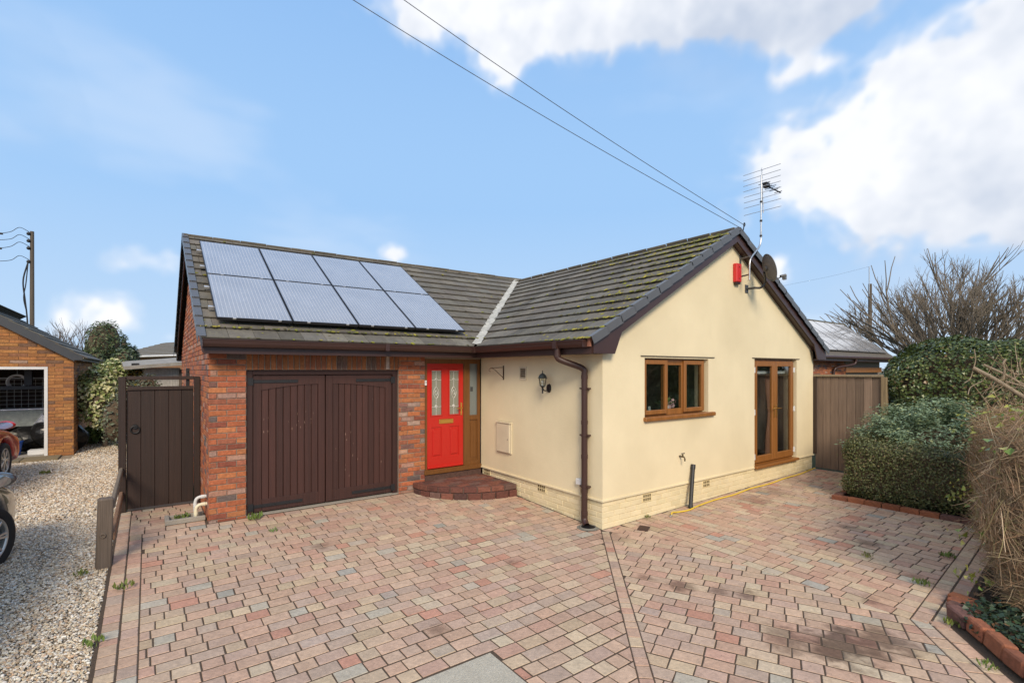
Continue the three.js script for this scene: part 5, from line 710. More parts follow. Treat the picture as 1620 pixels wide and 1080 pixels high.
// ---------------------------------------------------------------- planting
const Q = new THREE.Quaternion(), QE = new THREE.Euler();
function leafGeo(w, l, fold = .25) { const b = new THREE.BufferGeometry(), f = w * fold; b.setAttribute('position', new THREE.Float32BufferAttribute([0, 0, 0, w / 2, l * .45, f, 0, l, 0, 0, 0, 0, 0, l, 0, -w / 2, l * .45, f], 3)); b.computeVertexNormals(); return b; }
function scatterLeaves(parent, name, geo, pts, pal, m, r, o = {}) {
  const im = new THREE.InstancedMesh(geo, m, pts.length), M = new THREE.Matrix4(), c = new THREE.Color(), z = V3(0, 0, 1), y = V3(0, 1, 0);
  pts.forEach(([p, n, s], i) => {      // leaf face along n with random spin; droop hangs the tip down
    const q = new THREE.Quaternion().setFromUnitVectors(z, n.clone().add(V3((r() - .5) * (o.wild ?? 1), (r() - .5) * (o.wild ?? 1) + (o.up ?? .3), (r() - .5) * (o.wild ?? 1))).normalize()); q.multiply(Q.setFromEuler(QE.set((r() - .5) * .6, (r() - .5) * .6, o.droop ? Math.PI + (r() - .5) * 1.6 : r() * 6.3)));
    M.compose(p, q, V3(s, s, s)); im.setMatrixAt(i, M); const t = tint(weigh(r, pal.c, pal.w), r, .22); im.setColorAt(i, c.setRGB(...t));
  });
  im.name = name; im.userData.kind = 'stuff'; im.castShadow = im.receiveShadow = true; parent.add(im); return im;
}
function roundedPoint(r, hx, hy, hz, rho) {   // a point and normal on a rounded box
  const a = [hy * hz, hx * hz, hx * hy], s = (a[0] + a[1] + a[2]) * r(), k = s < a[0] ? 0 : s < a[0] + a[1] ? 1 : 2, sg = r() < .5 ? -1 : 1, p = V3((r() * 2 - 1) * hx, (r() * 2 - 1) * hy, (r() * 2 - 1) * hz); p.setComponent(k, sg * [hx, hy, hz][k]);
  return roundTo(p, hx, hy, hz, rho);
}
function roundTo(p, hx, hy, hz, rho) { const q = V3(clamp(p.x, -hx + rho, hx - rho), clamp(p.y, -hy + rho, hy - rho), clamp(p.z, -hz + rho, hz - rho)), n = p.clone().sub(q); if (n.length() < 1e-6) n.set(0, 1, 0); n.normalize(); return [q.addScaledVector(n, rho), n]; }
function core(parent, hx, hy, hz, rho, k, m, amp = .08, fq = 2.5) { const q = new THREE.BoxGeometry(2 * hx, 2 * hy, 2 * hz, 24, 14, 14).toNonIndexed(), p = q.attributes.position; for (let i = 0; i < p.count; i++) { const v = V3(p.getX(i), p.getY(i), p.getZ(i)), [s, n] = roundTo(v, hx, hy, hz, rho); s.addScaledVector(n, -k + (vn3(s.x * fq + 9, s.y * fq, s.z * fq) - .5) * amp); p.setXYZ(i, s.x, s.y, s.z); } q.computeVertexNormals(); return mesh(parent, 'branches', q, m); }
const leafM = (rough = .6, tr = .25) => mat([1, 1, 1], rough, { phys: 1, transmission: tr, thickness: 0, side: 1 });
const darkCore = mat([.17, .125, .08], 1, { map: T.grain, bump: T.grainB, bs: .03 }), twigCore = mat([.24, .17, .11], 1, { map: T.grain, bump: T.grainB, bs: .03 });
const ivyLeaf = leafGeo(1.05, 1, .22), thinLeaf = leafGeo(.45, 1, .2), roundLeaf = leafGeo(.75, 1, .25);

{ // ivy-clad boundary hedge
  const r = mulberry(201), hx = .80, hy = 1.28, hz = 3.4, t = thing('ivy_hedge', 'tall glossy ivy hedge rising behind the juniper and clipped hedge', 'hedge', [6.92, g(6.7, 4) + hy - .05, 1.02 + hz]);
  core(t, hx, hy, hz, .68, .22, darkCore, .14, 1.8); const pts = [];
  for (let i = 0; i < 60000; i++) { const [p, n] = roundedPoint(r, hx, hy, hz, .68); if (p.x > .45 && p.y < hy * .5) continue; const b = (vn3(p.x * 1.7 + 3, p.y * 1.7, p.z * 1.7) - .5) * .26 + (vn3(p.x * 6, p.y * 6, p.z * 6) - .5) * .1; p.addScaledVector(n, b - r() * r() * .10); pts.push([p, n, .034 + r() * .034]); }
  scatterLeaves(t, 'foliage', ivyLeaf, pts, { c: [[.085, .125, .035], [.11, .15, .04], [.06, .095, .03], [.18, .21, .065], [.28, .29, .10], [.24, .16, .08]], w: [4, 4, 3, 1.4, .45, .25] }, leafM(.38, .12), r, { wild: 1.1, up: .35, droop: true });
}
{ // clipped hedge in the brick-edged bed
  const r = mulberry(211), hx = .52, hy = .44, hz = 1.0, cx = 4.02 + hx, cz = 1.26 + hz, t = thing('clipped_hedge', 'low clipped dark green hedge inside the brick edging', 'hedge', [cx, g(cx, cz) + .03 + hy, cz]);
  core(t, hx, hy, hz, .2, .10, darkCore, .1, 4); const pts = [];
  for (let i = 0; i < 34000; i++) { const [p, n] = roundedPoint(r, hx, hy, hz, .2); if (p.y < -hy * .98) continue; const b = (vn3(p.x * 4 + 3, p.y * 4, p.z * 4) - .5) * .12; p.addScaledVector(n, b + .02 - r() * .10 + (r() < .04 ? r() * .09 : 0)); pts.push([p, n, .018 + r() * .022]); }
  scatterLeaves(t, 'foliage', roundLeaf, pts, { c: [[.11, .13, .045], [.14, .16, .055], [.08, .10, .035], [.20, .20, .075], [.26, .20, .11]], w: [4, 3, 2.5, 1.4, .8] }, leafM(.5, .2), r, { wild: 1.8, up: .5 });
}
{ // spreading blue juniper
  const r = mulberry(221), t = thing('juniper', 'spreading blue green juniper mounded behind the clipped hedge', 'shrub', [5.5, g(5.3, 1.95) + .20, 2.1]), pts = [];
  const cones = []; for (let i = 0; i < 190; i++) { const a = r() * 6.283, el = Math.asin(Math.pow(r(), .7)), R = .86 + r() * .3; cones.push(V3(Math.cos(a) * Math.cos(el) * R * .9, .36 + Math.sin(el) * .80, Math.sin(a) * Math.cos(el) * R * .95)); }
  for (const c of cones) { const d = c.clone().setY(c.y * .35).normalize().add(V3(0, .25, 0)).normalize(); for (let k = 0; k < 150; k++) { const s = r(), p = c.clone().addScaledVector(d, (s - .6) * .5).add(V3((r() - .5) * .26, (r() - .5) * .09 - (1 - s) * .05, (r() - .5) * .26)); pts.push([p, V3(d.x * .3, 1, d.z * .3).normalize(), .035 + r() * .04]); } }
  mesh(t, 'branches', at(new THREE.SphereGeometry(1, 20, 12), 0, .42, 0, 0, 0, 0, [.72, .5, .76]), darkCore); mesh(t, 'stem', rod([0, -.25, 0], [0, .5, 0], .06, .04), MAT.oldWood);
  scatterLeaves(t, 'foliage', thinLeaf, pts, { c: [[.24, .34, .21], [.31, .42, .26], [.18, .26, .15], [.40, .44, .20], [.13, .20, .11]], w: [4, 3, 3, 1.6, 2] }, leafM(.7, .2), r, { wild: 1.2, up: .6 });
}
function twigGeo(L, rad, bend) { const q = new THREE.CylinderGeometry(rad * .5, rad, L, 4, 3, true).translate(0, L / 2, 0), p = q.attributes.position; for (let i = 0; i < p.count; i++) { const y = p.getY(i) / L; p.setX(i, p.getX(i) + bend * y * y + Math.sin(y * 5) * bend * .3); } q.computeVertexNormals(); return q; }
function twigs(parent, name, n, place, pal, r, L = .42, rad = .0042) {
  const gs = [twigGeo(L, rad, .08), twigGeo(L, rad, -.12), twigGeo(L * .8, rad * .8, .16)]; for (let k = 0; k < 3; k++) { const im = new THREE.InstancedMesh(gs[k], mat([1, 1, 1], .85), Math.floor(n / 3)), M = new THREE.Matrix4(), c = new THREE.Color(); for (let i = 0; i < im.count; i++) { const [p, d, s] = place(); M.compose(p, new THREE.Quaternion().setFromUnitVectors(V3(0, 1, 0), d.normalize()), V3(s, s, s)); im.setMatrixAt(i, M); im.setColorAt(i, c.setRGB(...tint(pick(r, pal), r, .25))); } im.name = name; im.userData.kind = 'stuff'; im.castShadow = im.receiveShadow = true; parent.add(im); }
}
{ // bare twiggy hedge by the drive
  const r = mulberry(231), hx = 1.66, hy = .80, hz = .74, t = thing('twiggy_hedge', 'bare brown twiggy hedge with a few yellow green leaves beside the drive', 'hedge', [2.56, hy + .04, 3.92], .225);
  core(t, hx, hy, hz, .3, .17, twigCore, .22, 3);
  twigs(t, 'twigs', 30000, () => { const [p, n] = roundedPoint(r, hx, hy, hz, .3), b = (vn3(p.x * 2, p.y * 2, p.z * 2) - .5) * .26; p.addScaledVector(n, b - .10 + r() * .06); const tan = V3(r() - .5, (r() - .42) * .9, r() - .5).normalize(); tan.addScaledVector(n, -tan.dot(n) * .75 + .12 + (r() < .12 ? .5 : 0)); return [p.addScaledVector(tan, -.1), tan, .3 + r() * r() * .75]; }, [[.36, .25, .155], [.30, .21, .13], [.48, .36, .23], [.23, .16, .10], [.34, .21, .12], [.25, .22, .10]], r, .40, .0042);
  const pts = []; const clumps = [...Array(44)].map(() => roundedPoint(r, hx, hy, hz, .3)); clumps.push([V3(-1.25, .74, -.45), V3(0, .7, -.7)], [V3(-.4, .78, -.55), V3(0, .8, -.6)], [V3(-1.35, .62, -.35), V3(-.5, .5, -.7)], [V3(-1.0, .78, -.3), V3(0, 1, -.2)]);
  for (const [p, n] of clumps) for (let k = 0; k < 9; k++) pts.push([p.clone().add(V3((r() - .5) * .26, (r() - .5) * .2, (r() - .5) * .26)).addScaledVector(n, .06 + r() * .08), n.clone(), .035 + r() * .04]);
  scatterLeaves(t, 'leaves', ivyLeaf, pts, { c: [[.42, .44, .08], [.28, .36, .07], [.50, .50, .16], [.16, .26, .05]], w: [3, 3, 1.5, 1.5] }, leafM(.55, .35), r, { wild: 1.6, up: .5 });
}
{ // cut branches leaning over the hedge
  const r = mulberry(241), t = thing('lopped_branches', 'pale lopped branches leaning over the twiggy hedge against the ivy', 'branches', [0, 0, 0]), m = mat([.36, .28, .19], .85, { map: resize(T.wood, .1, .6), bump: T.woodB, bs: .002 });
  const D = 6.9, P = (x, y, d = D) => deep(x, y, d);
  for (const [pts, rad] of [[[[1690, 668, 6.2], [1620, 628, 6.5], [1575, 600, 6.7], [1541, 582, 6.9]], .026], [[[1700, 640, 6.6], [1620, 608, 6.9], [1590, 592, 7.0], [1557, 577, 7.2]], .018], [[[1690, 630, 6.6], [1620, 611, 6.8], [1591, 603, 6.9]], .014], [[[1588, 600, 6.9], [1590, 585, 6.9], [1588, 575, 6.9], [1592, 568, 6.9]], .014], [[[1541, 582, 6.9], [1544, 570, 6.9], [1542, 552, 6.9]], .006], [[[1541, 583, 6.9], [1536, 598, 6.9], [1526, 606, 6.8]], .006], [[[1556, 602, 6.8], [1537, 612, 6.8], [1532, 624, 6.7]], .006], [[[1618, 590, 6.9], [1614, 575, 6.9], [1616, 566, 6.9]], .008]]) mesh(t, 'branch', tube(pts.map(q => P(...q)), rad, 26, 7), m);
  twigs(t, 'twigs', 150, () => { const p = P(1555 + r() * 100, 580 + r() * 70, 6.5 + r() * .6); return [p, V3(r() - .5, r() - .4, r() - .5), .4 + r() * .9]; }, [[.34, .26, .17], [.26, .18, .11]], r, .4, .004);
}
{ // brick edging of the two beds, bed soil
  const r = mulberry(251), pal = [[.36, .13, .065], [.30, .11, .06], [.40, .15, .075], [.20, .10, .085]];
  const soil = struct('bed_soil', [sheet(3.98, 6.1, 1.2, 2.8, .03)], MAT.soil);
  const soil2 = struct('bed_soil', [extr([[.66, -3.45], [6.1, -2.98], [6.1, -9], [-3, -9], [-1.9, -5.3]].reverse(), .05).rotateX(-Math.PI / 2).translate(0, -.005, 0)], MAT.soil);
  const e1 = thing('bed_edging', 'red brick edging along the foot of the clipped hedge', 'edging'); for (let i = 0, z = 1.2; z < 2.85; z += .222, i++) { const b = new MB(), c = tint(pick(r, pal), r, .15), fr = { O: V3(3.9 + (r() - .5) * .008, 0, z), U: V3(1, 0, (r() - .5) * .04), V: V3(0, 0, -1), N: V3(0, 1, 0) }; piece(b, rect(0, -.212, .1, 0), { ...fr, O: fr.O }, -.06, .068 + (r() - .5) * .008, .006, c, [r() * 4, r() * 4]); for (let k = 0; k < b.p.length; k += 3) b.p[k + 1] += g(b.p[k], b.p[k + 2]); mesh(e1, 'brick', b.geo(), MAT.brick, true); }
  for (let i = 0, x = 4.02; x < 6.0; x += .222, i++) { const b = new MB(), c = tint(pick(r, pal), r, .15); piece(b, rect(0, -.1, .212, 0), { O: V3(x, 0, 1.19), U: V3(1, 0, 0), V: V3(0, 0, -1), N: V3(0, 1, 0) }, -.06, .068, .006, c, [r() * 4, r() * 4]); for (let k = 0; k < b.p.length; k += 3) b.p[k + 1] += g(b.p[k], b.p[k + 2]); mesh(e1, 'brick', b.geo(), MAT.brick, true); }
  const e2 = thing('bed_edging', 'leaning uneven red bricks edging the bed under the twiggy hedge', 'edging'), A = V3(.66, 0, 3.40), B = V3(-.632, 0, 4.426), u = B.clone().sub(A).normalize(), v = V3(u.z, 0, -u.x).multiplyScalar(-1);
  for (let i = 0; i < 8; i++) { const c = tint(pick(r, pal), r, .2), q = toCreasedNormals(bevBox(-.105, 0, -.05, .105, .105 + r() * .02, .05, .012), .3); q.setAttribute('color', new THREE.Float32BufferAttribute([...Array(q.attributes.position.count)].flatMap(() => c), 3)); const p = A.clone().addScaledVector(u, i * .226 + .08).addScaledVector(v, (r() - .5) * .03); q.applyMatrix4(M4(p.x, .012, p.z, 0, 0, 0).multiply(M4(0, 0, 0, 0, Math.atan2(-u.z, u.x) + (r() - .5) * .12, (r() - .5) * .12)).multiply(M4(0, 0, 0, (r() - .7) * .25, 0, 0))); mesh(e2, 'brick', q, MAT.brick); }
  for (let i = 0; i < 3; i++) { const c = tint(pick(r, pal), r, .2), q = bevBox(-.105, 0, -.05, .105, .06, .05, .01); q.setAttribute('color', new THREE.Float32BufferAttribute([...Array(q.attributes.position.count)].flatMap(() => c), 3)); q.applyMatrix4(M4(.86 + i * .115, .012, 3.40 - i * .02, 0, 1.4 + (r() - .5) * .2, 0)); mesh(e2, 'brick', q, MAT.brick); }
  { const lp = []; for (let i = 0; i < 2600; i++) { const x = .3 + r() * 5.6, z = 3.2 + r() * 1.4; if (z < 3.44 - (x - .66) * .086 || z < 3.44 + (.66 - x) * .78) continue; lp.push([V3(x, .052 + r() * .012, z), V3(0, 1, 0), .03 + r() * .035]); } const lt = scatterLeaves(soil2, 'leaf_litter', roundLeaf, lp, { c: [[.22, .13, .07], [.30, .19, .10], [.16, .10, .06], [.12, .15, .06]], w: [3, 2, 2, 1] }, mat([1, 1, 1], .9, { side: 1 }), r, { wild: .8, up: .5 }); }
  const gc = thing('ground_ivy', 'dark ivy ground cover behind the leaning brick edging', 'plant', [.75, .02, 3.95]), pts = []; for (let i = 0; i < 1400; i++) { const a = r() * 6.283, R = Math.sqrt(r()) * .55; pts.push([V3(Math.cos(a) * R, .03 + r() * .16 * (1 - R), Math.sin(a) * R), V3(0, 1, 0), .03 + r() * .025]); } const gi = scatterLeaves(gc, 'foliage', ivyLeaf, pts, { c: [[.03, .06, .03], [.045, .08, .035], [.02, .045, .025]], w: [3, 2, 2] }, leafM(.5, .1), r, { wild: 1.3 });
}
{ // close-boarded fence panel between house and hedge
  const r = mulberry(261), x = 6.16, z0 = .03, z1 = 1.16, y0 = g(6.16, .5), t = thing('board_fence', 'grey brown vertical board fence joining the gable and the ivy', 'fence', [x, y0, z0]), n = 8, w = (z1 - z0) / n;
  for (let i = 0; i < n; i++) { const k = .75 + r() * .55, q = bevBox(-.012 + (i % 2) * .004, .02, i * w + .002, .012 + (i % 2) * .004, 1.86, (i + 1) * w - .002, .003); const geo = q; geo.setAttribute('color', new THREE.Float32BufferAttribute([...Array(geo.attributes.position.count)].flatMap(() => [k, k * .97, k * .94]), 3)); mesh(t, 'board', geo, MAT.fence); }
  mesh(t, 'capping', bevBox(-.05, 1.86, -.02, .05, 1.905, z1 - z0 + .02, .006), mat([.34, .27, .18], .9, { map: resize(T.wood, .2, .8) })); mesh(t, 'post', bevBox(-.04, -.05, z1 - z0, .05, 1.86, z1 - z0 + .09, .006), mat([.32, .24, .14], .9, { map: T.wood })); mesh(t, 'post', bevBox(-.05, .30, -.03, -.015, 1.86, .03, .005), mat([.05, .03, .02], .8, { map: T.wood })); mesh(t, 'rail', [box(.02, .4, 0, .06, .48, z1 - z0), box(.02, 1.5, 0, .06, 1.58, z1 - z0)], MAT.oldWood);
}
// ---------------------------------------------------------------- the next house on the right
{
  const t = thing('neighbour_house', 'neighbouring red brick bungalow with solar panels beyond the fence', 'house', [0, 0, 0]), ze = -3, zr = -5, X0 = 8.2, X1 = 21.2, ye = 2.60, yr = 4.14, a = Math.atan2(yr - ye, zr < ze ? ze - zr : 1), S = { O: V3(0, ye, ze), U: V3(1, 0, 0), V: V3(0, Math.sin(a), -Math.cos(a)), N: V3(0, Math.cos(a), Math.sin(a)) }, len = 2 / Math.cos(a), Bk = { O: V3(0, ye, zr - 2), U: V3(-1, 0, 0), V: V3(0, Math.sin(a), Math.cos(a)), N: V3(0, Math.cos(a), -Math.sin(a)) };
  const rf = part(t, 'roof'), b = new MB(), r = mulberry(271); for (let k = 0; k * .3 < len; k++) for (const q of [S, Bk]) piece(b, q === S ? rect(X0, k * .3, X1, Math.min(len, k * .3 + .34)) : rect(-X1, k * .3, -X0, Math.min(len, k * .3 + .34)), q, -.03 , .012 , .004, tint([.15, .135, .12], r, .1)); mesh(rf, 'tile_field', b.geo(), MAT.tile, true).userData.kind = 'stuff'; mesh(rf, 'ridge', rod([X0, yr - .02, zr], [X1, yr - .02, zr], .12, .12, 10), mat([.12, .11, .08], .95, { map: T.tile }));
  mesh(t, 'gutter', [box(X0, ye - .16, ze + .02, X1, ye - .02, ze + .05), rod([X0, ye - .05, ze + .1], [X1, ye - .05, ze + .1], .06, .06, 10)], MAT.brown); mesh(t, 'soffit', box(X0, ye - .18, ze - .35, X1, ye - .16, ze + .05), MAT.brown);
  const wl = mesh(t, 'wall', [box(X0, -.1, zr - 1.7, 15.2, ye - .1, ze - .36), box(15.2, -.1, zr - 1.7, 20.9, 1.05, ze - .36)], MAT.mortar), sp = []; mesh(t, 'wall', box(15.2, 1.05, zr - 1.7, 20.9, ye - .1, ze - .5), MAT.mortar); const fr = frame(V3(0, 0, ze - .35), V3(1, 0, 0), V3(0, 1, 0)); bricksOn(sp, fr, rect(13.6, 1.6, 16.9, ye - .18), 1.6, ye - .18, { seed: 273 }); pieceSet(wl, 'brick', 'brickwork', sp, MAT.brick, 120);
  mesh(t, 'window_lintel', box(16.9, 2.0, ze - .4, 20.6, 2.2, ze - .33), MAT.oak); mesh(t, 'window', [box(12.6, 1.2, ze - .352, 13.5, 2.3, ze - .33)], mat([.02, .025, .025], .1)); mesh(t, 'gable_wall', extr([[zr - 1.7, ye - .1], [ze - .35, ye - .1], [zr, yr - .15]], .2).applyMatrix4(new THREE.Matrix4().makeBasis(V3(0, 0, 1), V3(0, 1, 0), V3(-1, 0, 0))).translate(20.9, 0, 0), MAT.mortar);
  mesh(t, 'downpipe', [tube([[16.6, ye - .08, ze + .1], [16.6, ye - .25, ze + .08], [15.7, ye - .45, ze - .25], [15.65, ye - .6, ze - .28], [15.65, 0, ze - .28]], .05, 40, 8)], MAT.brown);
  const pm = mat([.40, .41, .43], .15, { phys: 1, clearcoat: 1, clearcoatRoughness: .05 }), em = mat([.04, .04, .045], .5); let i = 0;
  for (let x = 10.6; x < 20.6; x += 1.01, i++) { const pb = new MB(); piece(pb, rect(0, 0, .985, len - .4), { O: V3(0, 0, 0), U: V3(1, 0, 0), V: S.V, N: S.N }, 0, .04, .003, [1, 1, 1]); const o = new THREE.Group(); o.name = numbered('neighbour_solar_panel'); o.position.copy(S.O.clone().addScaledVector(S.U, x).addScaledVector(S.V, .26).addScaledVector(S.N, .07)); o.userData = { label: "pale solar panel on the roof beyond the fence", category: 'solar panel', group: "solar panels on the next house" }; scene.add(o); mesh(o, 'glass', pb.geo(), pm, true); mesh(o, 'frame', [box(-.012, 0, 0, .0, .001, .001)].map(() => { const q = new MB(); piece(q, rect(-.05, 0, 0, len - .4), { O: V3(0, 0, 0), U: V3(1, 0, 0), V: S.V, N: S.N }, -.05, .044, .001, [1, 1, 1]); return q.geo(); }), em); }
}
// ---------------------------------------------------------------- bare trees
function bareTree(name, label, base, o) {
  const r = mulberry(o.seed), t = thing(name, label, 'tree', [base.x, base.y, base.z]), big = [], small = [];
  const br = (p, d, L, rad, lvl) => {
    const n = 3, pts = [p.clone()]; let q = p.clone(), dd = d.clone(); for (let i = 0; i < n; i++) { dd.add(V3((r() - .5) * .28, (r() - .5) * .16 + o.up * .10, (r() - .5) * .28)).normalize(); q = q.clone().addScaledVector(dd, L / n); pts.push(q); }
    for (let i = 0; i < n; i++) (lvl < 2 ? big : small).push(rod(pts[i], pts[i + 1], rad * (1 - i * .16), rad * (1 - (i + 1) * .16), lvl < 2 ? 7 : lvl < 4 ? 4 : 3));
    if (lvl >= o.levels) return; const out = o.dome && lvl > 0 && Math.hypot(q.x / o.dome[0], (q.y - o.dome[2]) / o.dome[1], q.z / o.dome[0]) > 1; if (out && lvl > 2) return; const kids = o.kids[lvl];
    for (let k = 0; k < kids; k++) { const s = lvl === 0 ? .85 + r() * .15 : .35 + r() * .65, i = Math.min(n - 1, Math.floor(s * n)), at0 = pts[i].clone().lerp(pts[i + 1], s * n - i), a = lvl === 0 ? (k * 2.399 + r() * .5) : r() * 6.283, sp = lvl === 0 ? lerp(.12, o.spread[0] * 1.15, Math.sqrt((k + .5) / kids)) : o.spread[lvl] * (.6 + r() * .7), perp = V3(Math.cos(a), 0, Math.sin(a)); const nd = dd.clone().multiplyScalar(Math.cos(sp)).addScaledVector(perp, Math.sin(sp)).add(V3(0, o.up * .12, 0)).normalize(); br(at0, nd, L * o.len[lvl] * (.75 + r() * .5) * (out ? .5 : 1), rad * o.thin[lvl], lvl + 1); }
    br(q, dd, L * .5 * (out ? .6 : 1), rad * .5, lvl + 1);
  };
  br(V3(0, -.2, 0), V3(0, 1, 0), o.trunk, o.rad, 0);
  mesh(t, 'trunk', big, o.bark); mesh(t, 'crown', small, o.bark); return t;
}
{
  const b = deep(1497, 660, 23); bareTree('bare_tree', 'wide leafless pollarded tree behind the ivy hedge', V3(b.x, 0, b.z), { seed: 301, trunk: 1.75, rad: .30, levels: 5, kids: [22, 4, 4, 3, 3], spread: [1.15, .45, .45, .55, .6], dome: [4.7, 4.7, 2.8], len: [1.75, .62, .56, .52, .5], thin: [.30, .56, .55, .55, .62], up: .6, bark: mat([.25, .21, .175], .95, { map: T.tile }) });
  const c = deep(120, 560, 30); bareTree('bare_tree', 'small distant leafless tree beyond the brick garage roof', V3(c.x, 0, c.z), { seed: 305, trunk: 2.2, rad: .10, levels: 4, kids: [7, 4, 3, 3, 2], spread: [.75, .5, .5, .5, .5], len: [.72, .6, .6, .6, .6], thin: [.5, .55, .55, .6, .6], up: .5, bark: mat([.16, .13, .11], .95) });
}
// ---------------------------------------------------------------- shrubs and buildings beyond the gate
function bush(name, label, cat, c, rx, ry, rz, n, leaf, sz, pal, seed, o = {}) {
  const r = mulberry(seed), t = thing(name, label, cat, [c.x, c.y, c.z]), pts = [];
  const lob = [...Array(o.lobes || 9)].map(() => { const a = r() * 6.283, e = Math.asin(r() * 1.6 - .6); return [V3(Math.cos(a) * Math.cos(e) * rx * .6, ry + Math.sin(e) * ry * .62, Math.sin(a) * Math.cos(e) * rz * .6), .35 + r() * .25]; });
  for (let i = 0; i < n; i++) { const [lc, k] = pick(r, lob), d = V3(r() * 2 - 1, r() * 2 - 1, r() * 2 - 1); if (d.length() > 1 || d.length() < .1) { i--; continue; } const m = d.clone().normalize(), rr = Math.pow(r(), .3); const p = V3(lc.x + m.x * rx * k * rr, Math.max(.04, lc.y + m.y * ry * k * rr), lc.z + m.z * rz * k * rr); pts.push([p, m, sz * (.7 + r() * .7)]); }
  mesh(t, 'branches', lob.map(([lc, k]) => at(new THREE.IcosahedronGeometry(1, 2), lc.x, lc.y, lc.z, 0, 0, 0, [rx * k * .78, ry * k * .78, rz * k * .78])), darkCore); mesh(t, 'stem', [rod([0, -.1, 0], [0, ry, 0], .06, .04)], MAT.oldWood);
  scatterLeaves(t, 'foliage', leaf, pts, pal, leafM(.5, .25), r, { wild: 1.4, up: .4 }); return t;
}
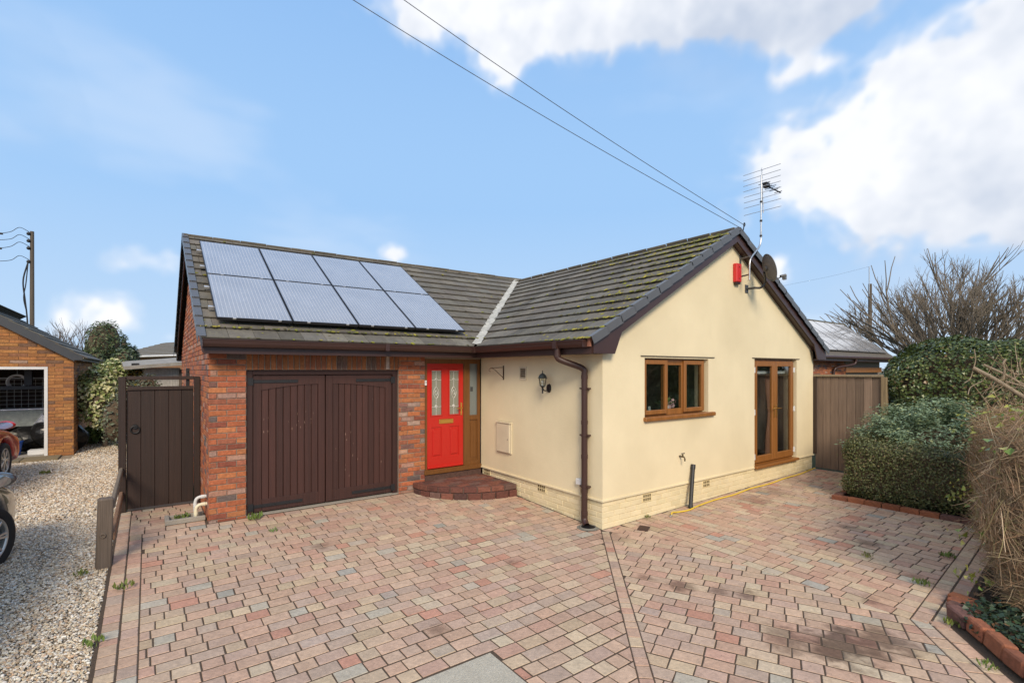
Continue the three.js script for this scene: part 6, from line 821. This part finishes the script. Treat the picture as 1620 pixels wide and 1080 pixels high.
{
  const y = .125, at0 = (px, t) => { const q = deep(px, 600, t); return V3(q.x, y, q.z); };
  bush('variegated_shrub', 'cream and green variegated shrub beside the brick garage', 'shrub', at0(166, 12.9), .62, 1.14, .7, 11000, roundLeaf, .085, { c: [[.58, .56, .30], [.34, .40, .14], [.18, .25, .08], [.68, .66, .42]], w: [3, 3, 2, 2] }, 401);
  bush('leafy_shrub', 'dark green leafy shrub above the variegated shrub', 'shrub', at0(192, 17.5), .7, 1.38, .8, 7000, roundLeaf, .10, { c: [[.09, .13, .05], [.14, .18, .08], [.06, .09, .035], [.2, .12, .08]], w: [3, 2, 3, .5] }, 403);
  bush('evergreen_tree', 'rounded dark evergreen tree standing behind the shrubs', 'tree', at0(174, 22), 1.05, 2.05, 1.0, 26000, thinLeaf, .11, { c: [[.07, .11, .035], [.10, .145, .05], [.05, .08, .03], [.14, .18, .06]], w: [3, 3, 3, 1.4] }, 405, { lobes: 14 });
  bush('narrow_conifer', 'narrow dark conifer beside the rounded evergreen', 'tree', at0(203, 24), .42, 2.15, .42, 5000, thinLeaf, .14, { c: [[.04, .075, .035], [.06, .095, .04]], w: [1, 1] }, 407, { lobes: 10 });
  bush('yellow_shrub', 'golden yellow leaved shrub behind the gate', 'shrub', at0(222, 13.5), .62, 1.0, .6, 6000, roundLeaf, .075, { c: [[.50, .36, .06], [.42, .34, .07], [.24, .26, .06], [.48, .24, .05]], w: [3, 3, 2, 1] }, 409);
  bush('low_shrub', 'grey green shrub low behind the open gate rail', 'shrub', at0(213, 10), .5, .95, .45, 4000, roundLeaf, .06, { c: [[.12, .15, .09], [.17, .19, .12], [.08, .10, .06]], w: [3, 2, 2] }, 411);
  const gp = onY(157, 703, .13); bush('green_shrub', 'small bright green shrub at the foot of the brick garage', 'shrub', V3(gp.x, .11, gp.z - .3), .42, .27, .4, 3200, thinLeaf, .12, { c: [[.14, .22, .05], [.20, .28, .07], [.09, .15, .04]], w: [3, 2, 2] }, 413);
  // far bungalow
  const h0 = deep(196, 562, 27), h1 = deep(292, 562, 24), t = thing('far_house', 'distant bungalow with a grey tiled roof behind the gate', 'house', [(h0.x + h1.x) / 2, 0, (h0.z + h1.z) / 2], Math.atan2(-(h1.z - h0.z), h1.x - h0.x)), L = h0.distanceTo(h1) / 2 + 1.2; mesh(t, 'wall', box(-L, -.1, -5.4, L, 2.8, -.3), mat([.40, .22, .12], .95, { map: T.brick })); const b = new MB(), r = mulberry(415), rs = 2.7, rn = 3.72 - 2.86, A = Math.atan2(rn, rs), sv = V3(0, Math.sin(A), -Math.cos(A)), rl = Math.hypot(rs, rn); for (let k = 0; k < 9; k++) { const fr = { O: V3(0, 2.86, 0).addScaledVector(sv, k * rl / 9), U: V3(1, 0, 0), V: sv.clone().addScaledVector(V3(0, 1, 0), -.09).normalize(), N: V3(0, Math.cos(A), Math.sin(A)) }; piece(b, rect(-L - .2, 0, L + .2, rl / 9 + .03), fr, -.02, .05, .006, tint([.20, .185, .165], r, .08)); } mesh(t, 'roof', [b.geo(), extr([[-5.4, 2.8], [0, 2.8], [-2.7, 3.68]], 2 * L).applyMatrix4(new THREE.Matrix4().makeBasis(V3(0, 0, 1), V3(0, 1, 0), V3(-1, 0, 0))).translate(L, 0, 0)], MAT.tile); mesh(t, 'gutter', rod([-L, 2.80, .06], [L, 2.80, .06], .06), MAT.white);
  // timber shed by the house
  const s0 = deep(262, 600, 12.6), sh = thing('timber_shed', 'pale weathered board shed beside the brick side wall', 'shed', [s0.x, .12, s0.z], .05), sm = mat([.50, .47, .43], .9, { map: resize(T.wood, 1.4, .25), bump: T.woodB, bs: .003 }); for (let k = 0; k < 9; k++) mesh(sh, 'board', at(bevBox(-.42, 0, -.012, .30, .235, .012, .004), 0, k * .225, .0 + (k % 2) * .004, .05, 0, 0), sm); mesh(sh, 'door_panel', box(.32, 0, -.03, .82, 1.95, .0), mat([.62, .55, .36], .7)); mesh(sh, 'post', bevBox(.27, 0, -.04, .33, 2.0, .04, .004), MAT.oldWood); mesh(sh, 'roof', at(box(-.65, 2.02, -1.8, .9, 2.10, .25), 0, .06, 0, .07, 0, .10), mat([.36, .34, .32], .9, { map: T.tile })); mesh(sh, 'side', box(-.42, 0, -1.7, .82, 1.98, -.04), sm); mesh(sh, 'gutter', box(-.7, 2.04, .2, -.55, 2.14, .3), MAT.black);
}
{ // weeds in the joints
  const r = mulberry(501), tuft = (x, z, n, h, label) => { const t = thing('weed_tuft', label, 'weed', [x, g(x, z) - .002, z], 0, 'weeds'); t.userData.group = undefined; delete t.userData.group; const pts = []; for (let i = 0; i < n; i++) { const a = r() * 6.283, R = Math.sqrt(r()) * h * 1.2; pts.push([V3(Math.cos(a) * R, .004 + r() * h * .25, Math.sin(a) * R), V3(Math.cos(a) * .4, 1, Math.sin(a) * .4).normalize(), h * (.3 + r() * .4)]); } const gs = [], q0 = V3(); for (const [p, n2, s] of pts) { const q = thinLeaf.clone(); q.scale(s * 1.3, s * 1.5, s); q.rotateX((r() - .3) * 1.2); q.rotateY(r() * 6.3); gs.push(q.translate(p.x, p.y, p.z)); } mesh(t, 'leaves', gs, mat([.11 + r() * .05, .17 + r() * .05, .04], .7, { side: 1 })); };
  tuft(-4.45, -3.35, 60, .07, 'grassy weed tuft behind the waste gully'); tuft(-3.66, -2.82, 60, .08, 'weed tuft at the foot of the garage door frame'); tuft(-4.99, -1.35, 30, .07, 'small weed in the border joint beside the low fence'); tuft(-3.55, -2.2, 24, .045, 'tiny weed in the paving in front of the garage'); tuft(.86, .04, 18, .05, 'small weed at the foot of the plinth air brick'); tuft(-5.14, .55 - .9, 26, .06, 'weed at the gravel edge of the brick border'); tuft(1.62, 2.45, 30, .05, 'small weed between pavers of the right field'); tuft(1.25, 3.02, 40, .06, 'weed along the border joint near the twiggy hedge'); tuft(.52, 3.42, 40, .06, 'leafy weed beside the leaning edging bricks'); tuft(2.3, 2.98, 40, .06, 'weed patch in the border by the twiggy hedge'); tuft(-.02, 3.72, 26, .05, 'weed below the leaning edging bricks'); tuft(-5.35, -1.9, 26, .06, 'weed in the gravel at the fence post'); tuft(-6.4, -8.3, 60, .07, 'patch of weeds in the gravel before the garage'); tuft(-7.2, -8.6, 50, .06, 'thin weeds in the gravel near the sandstone slabs');
}
renderer.render(scene, camera);
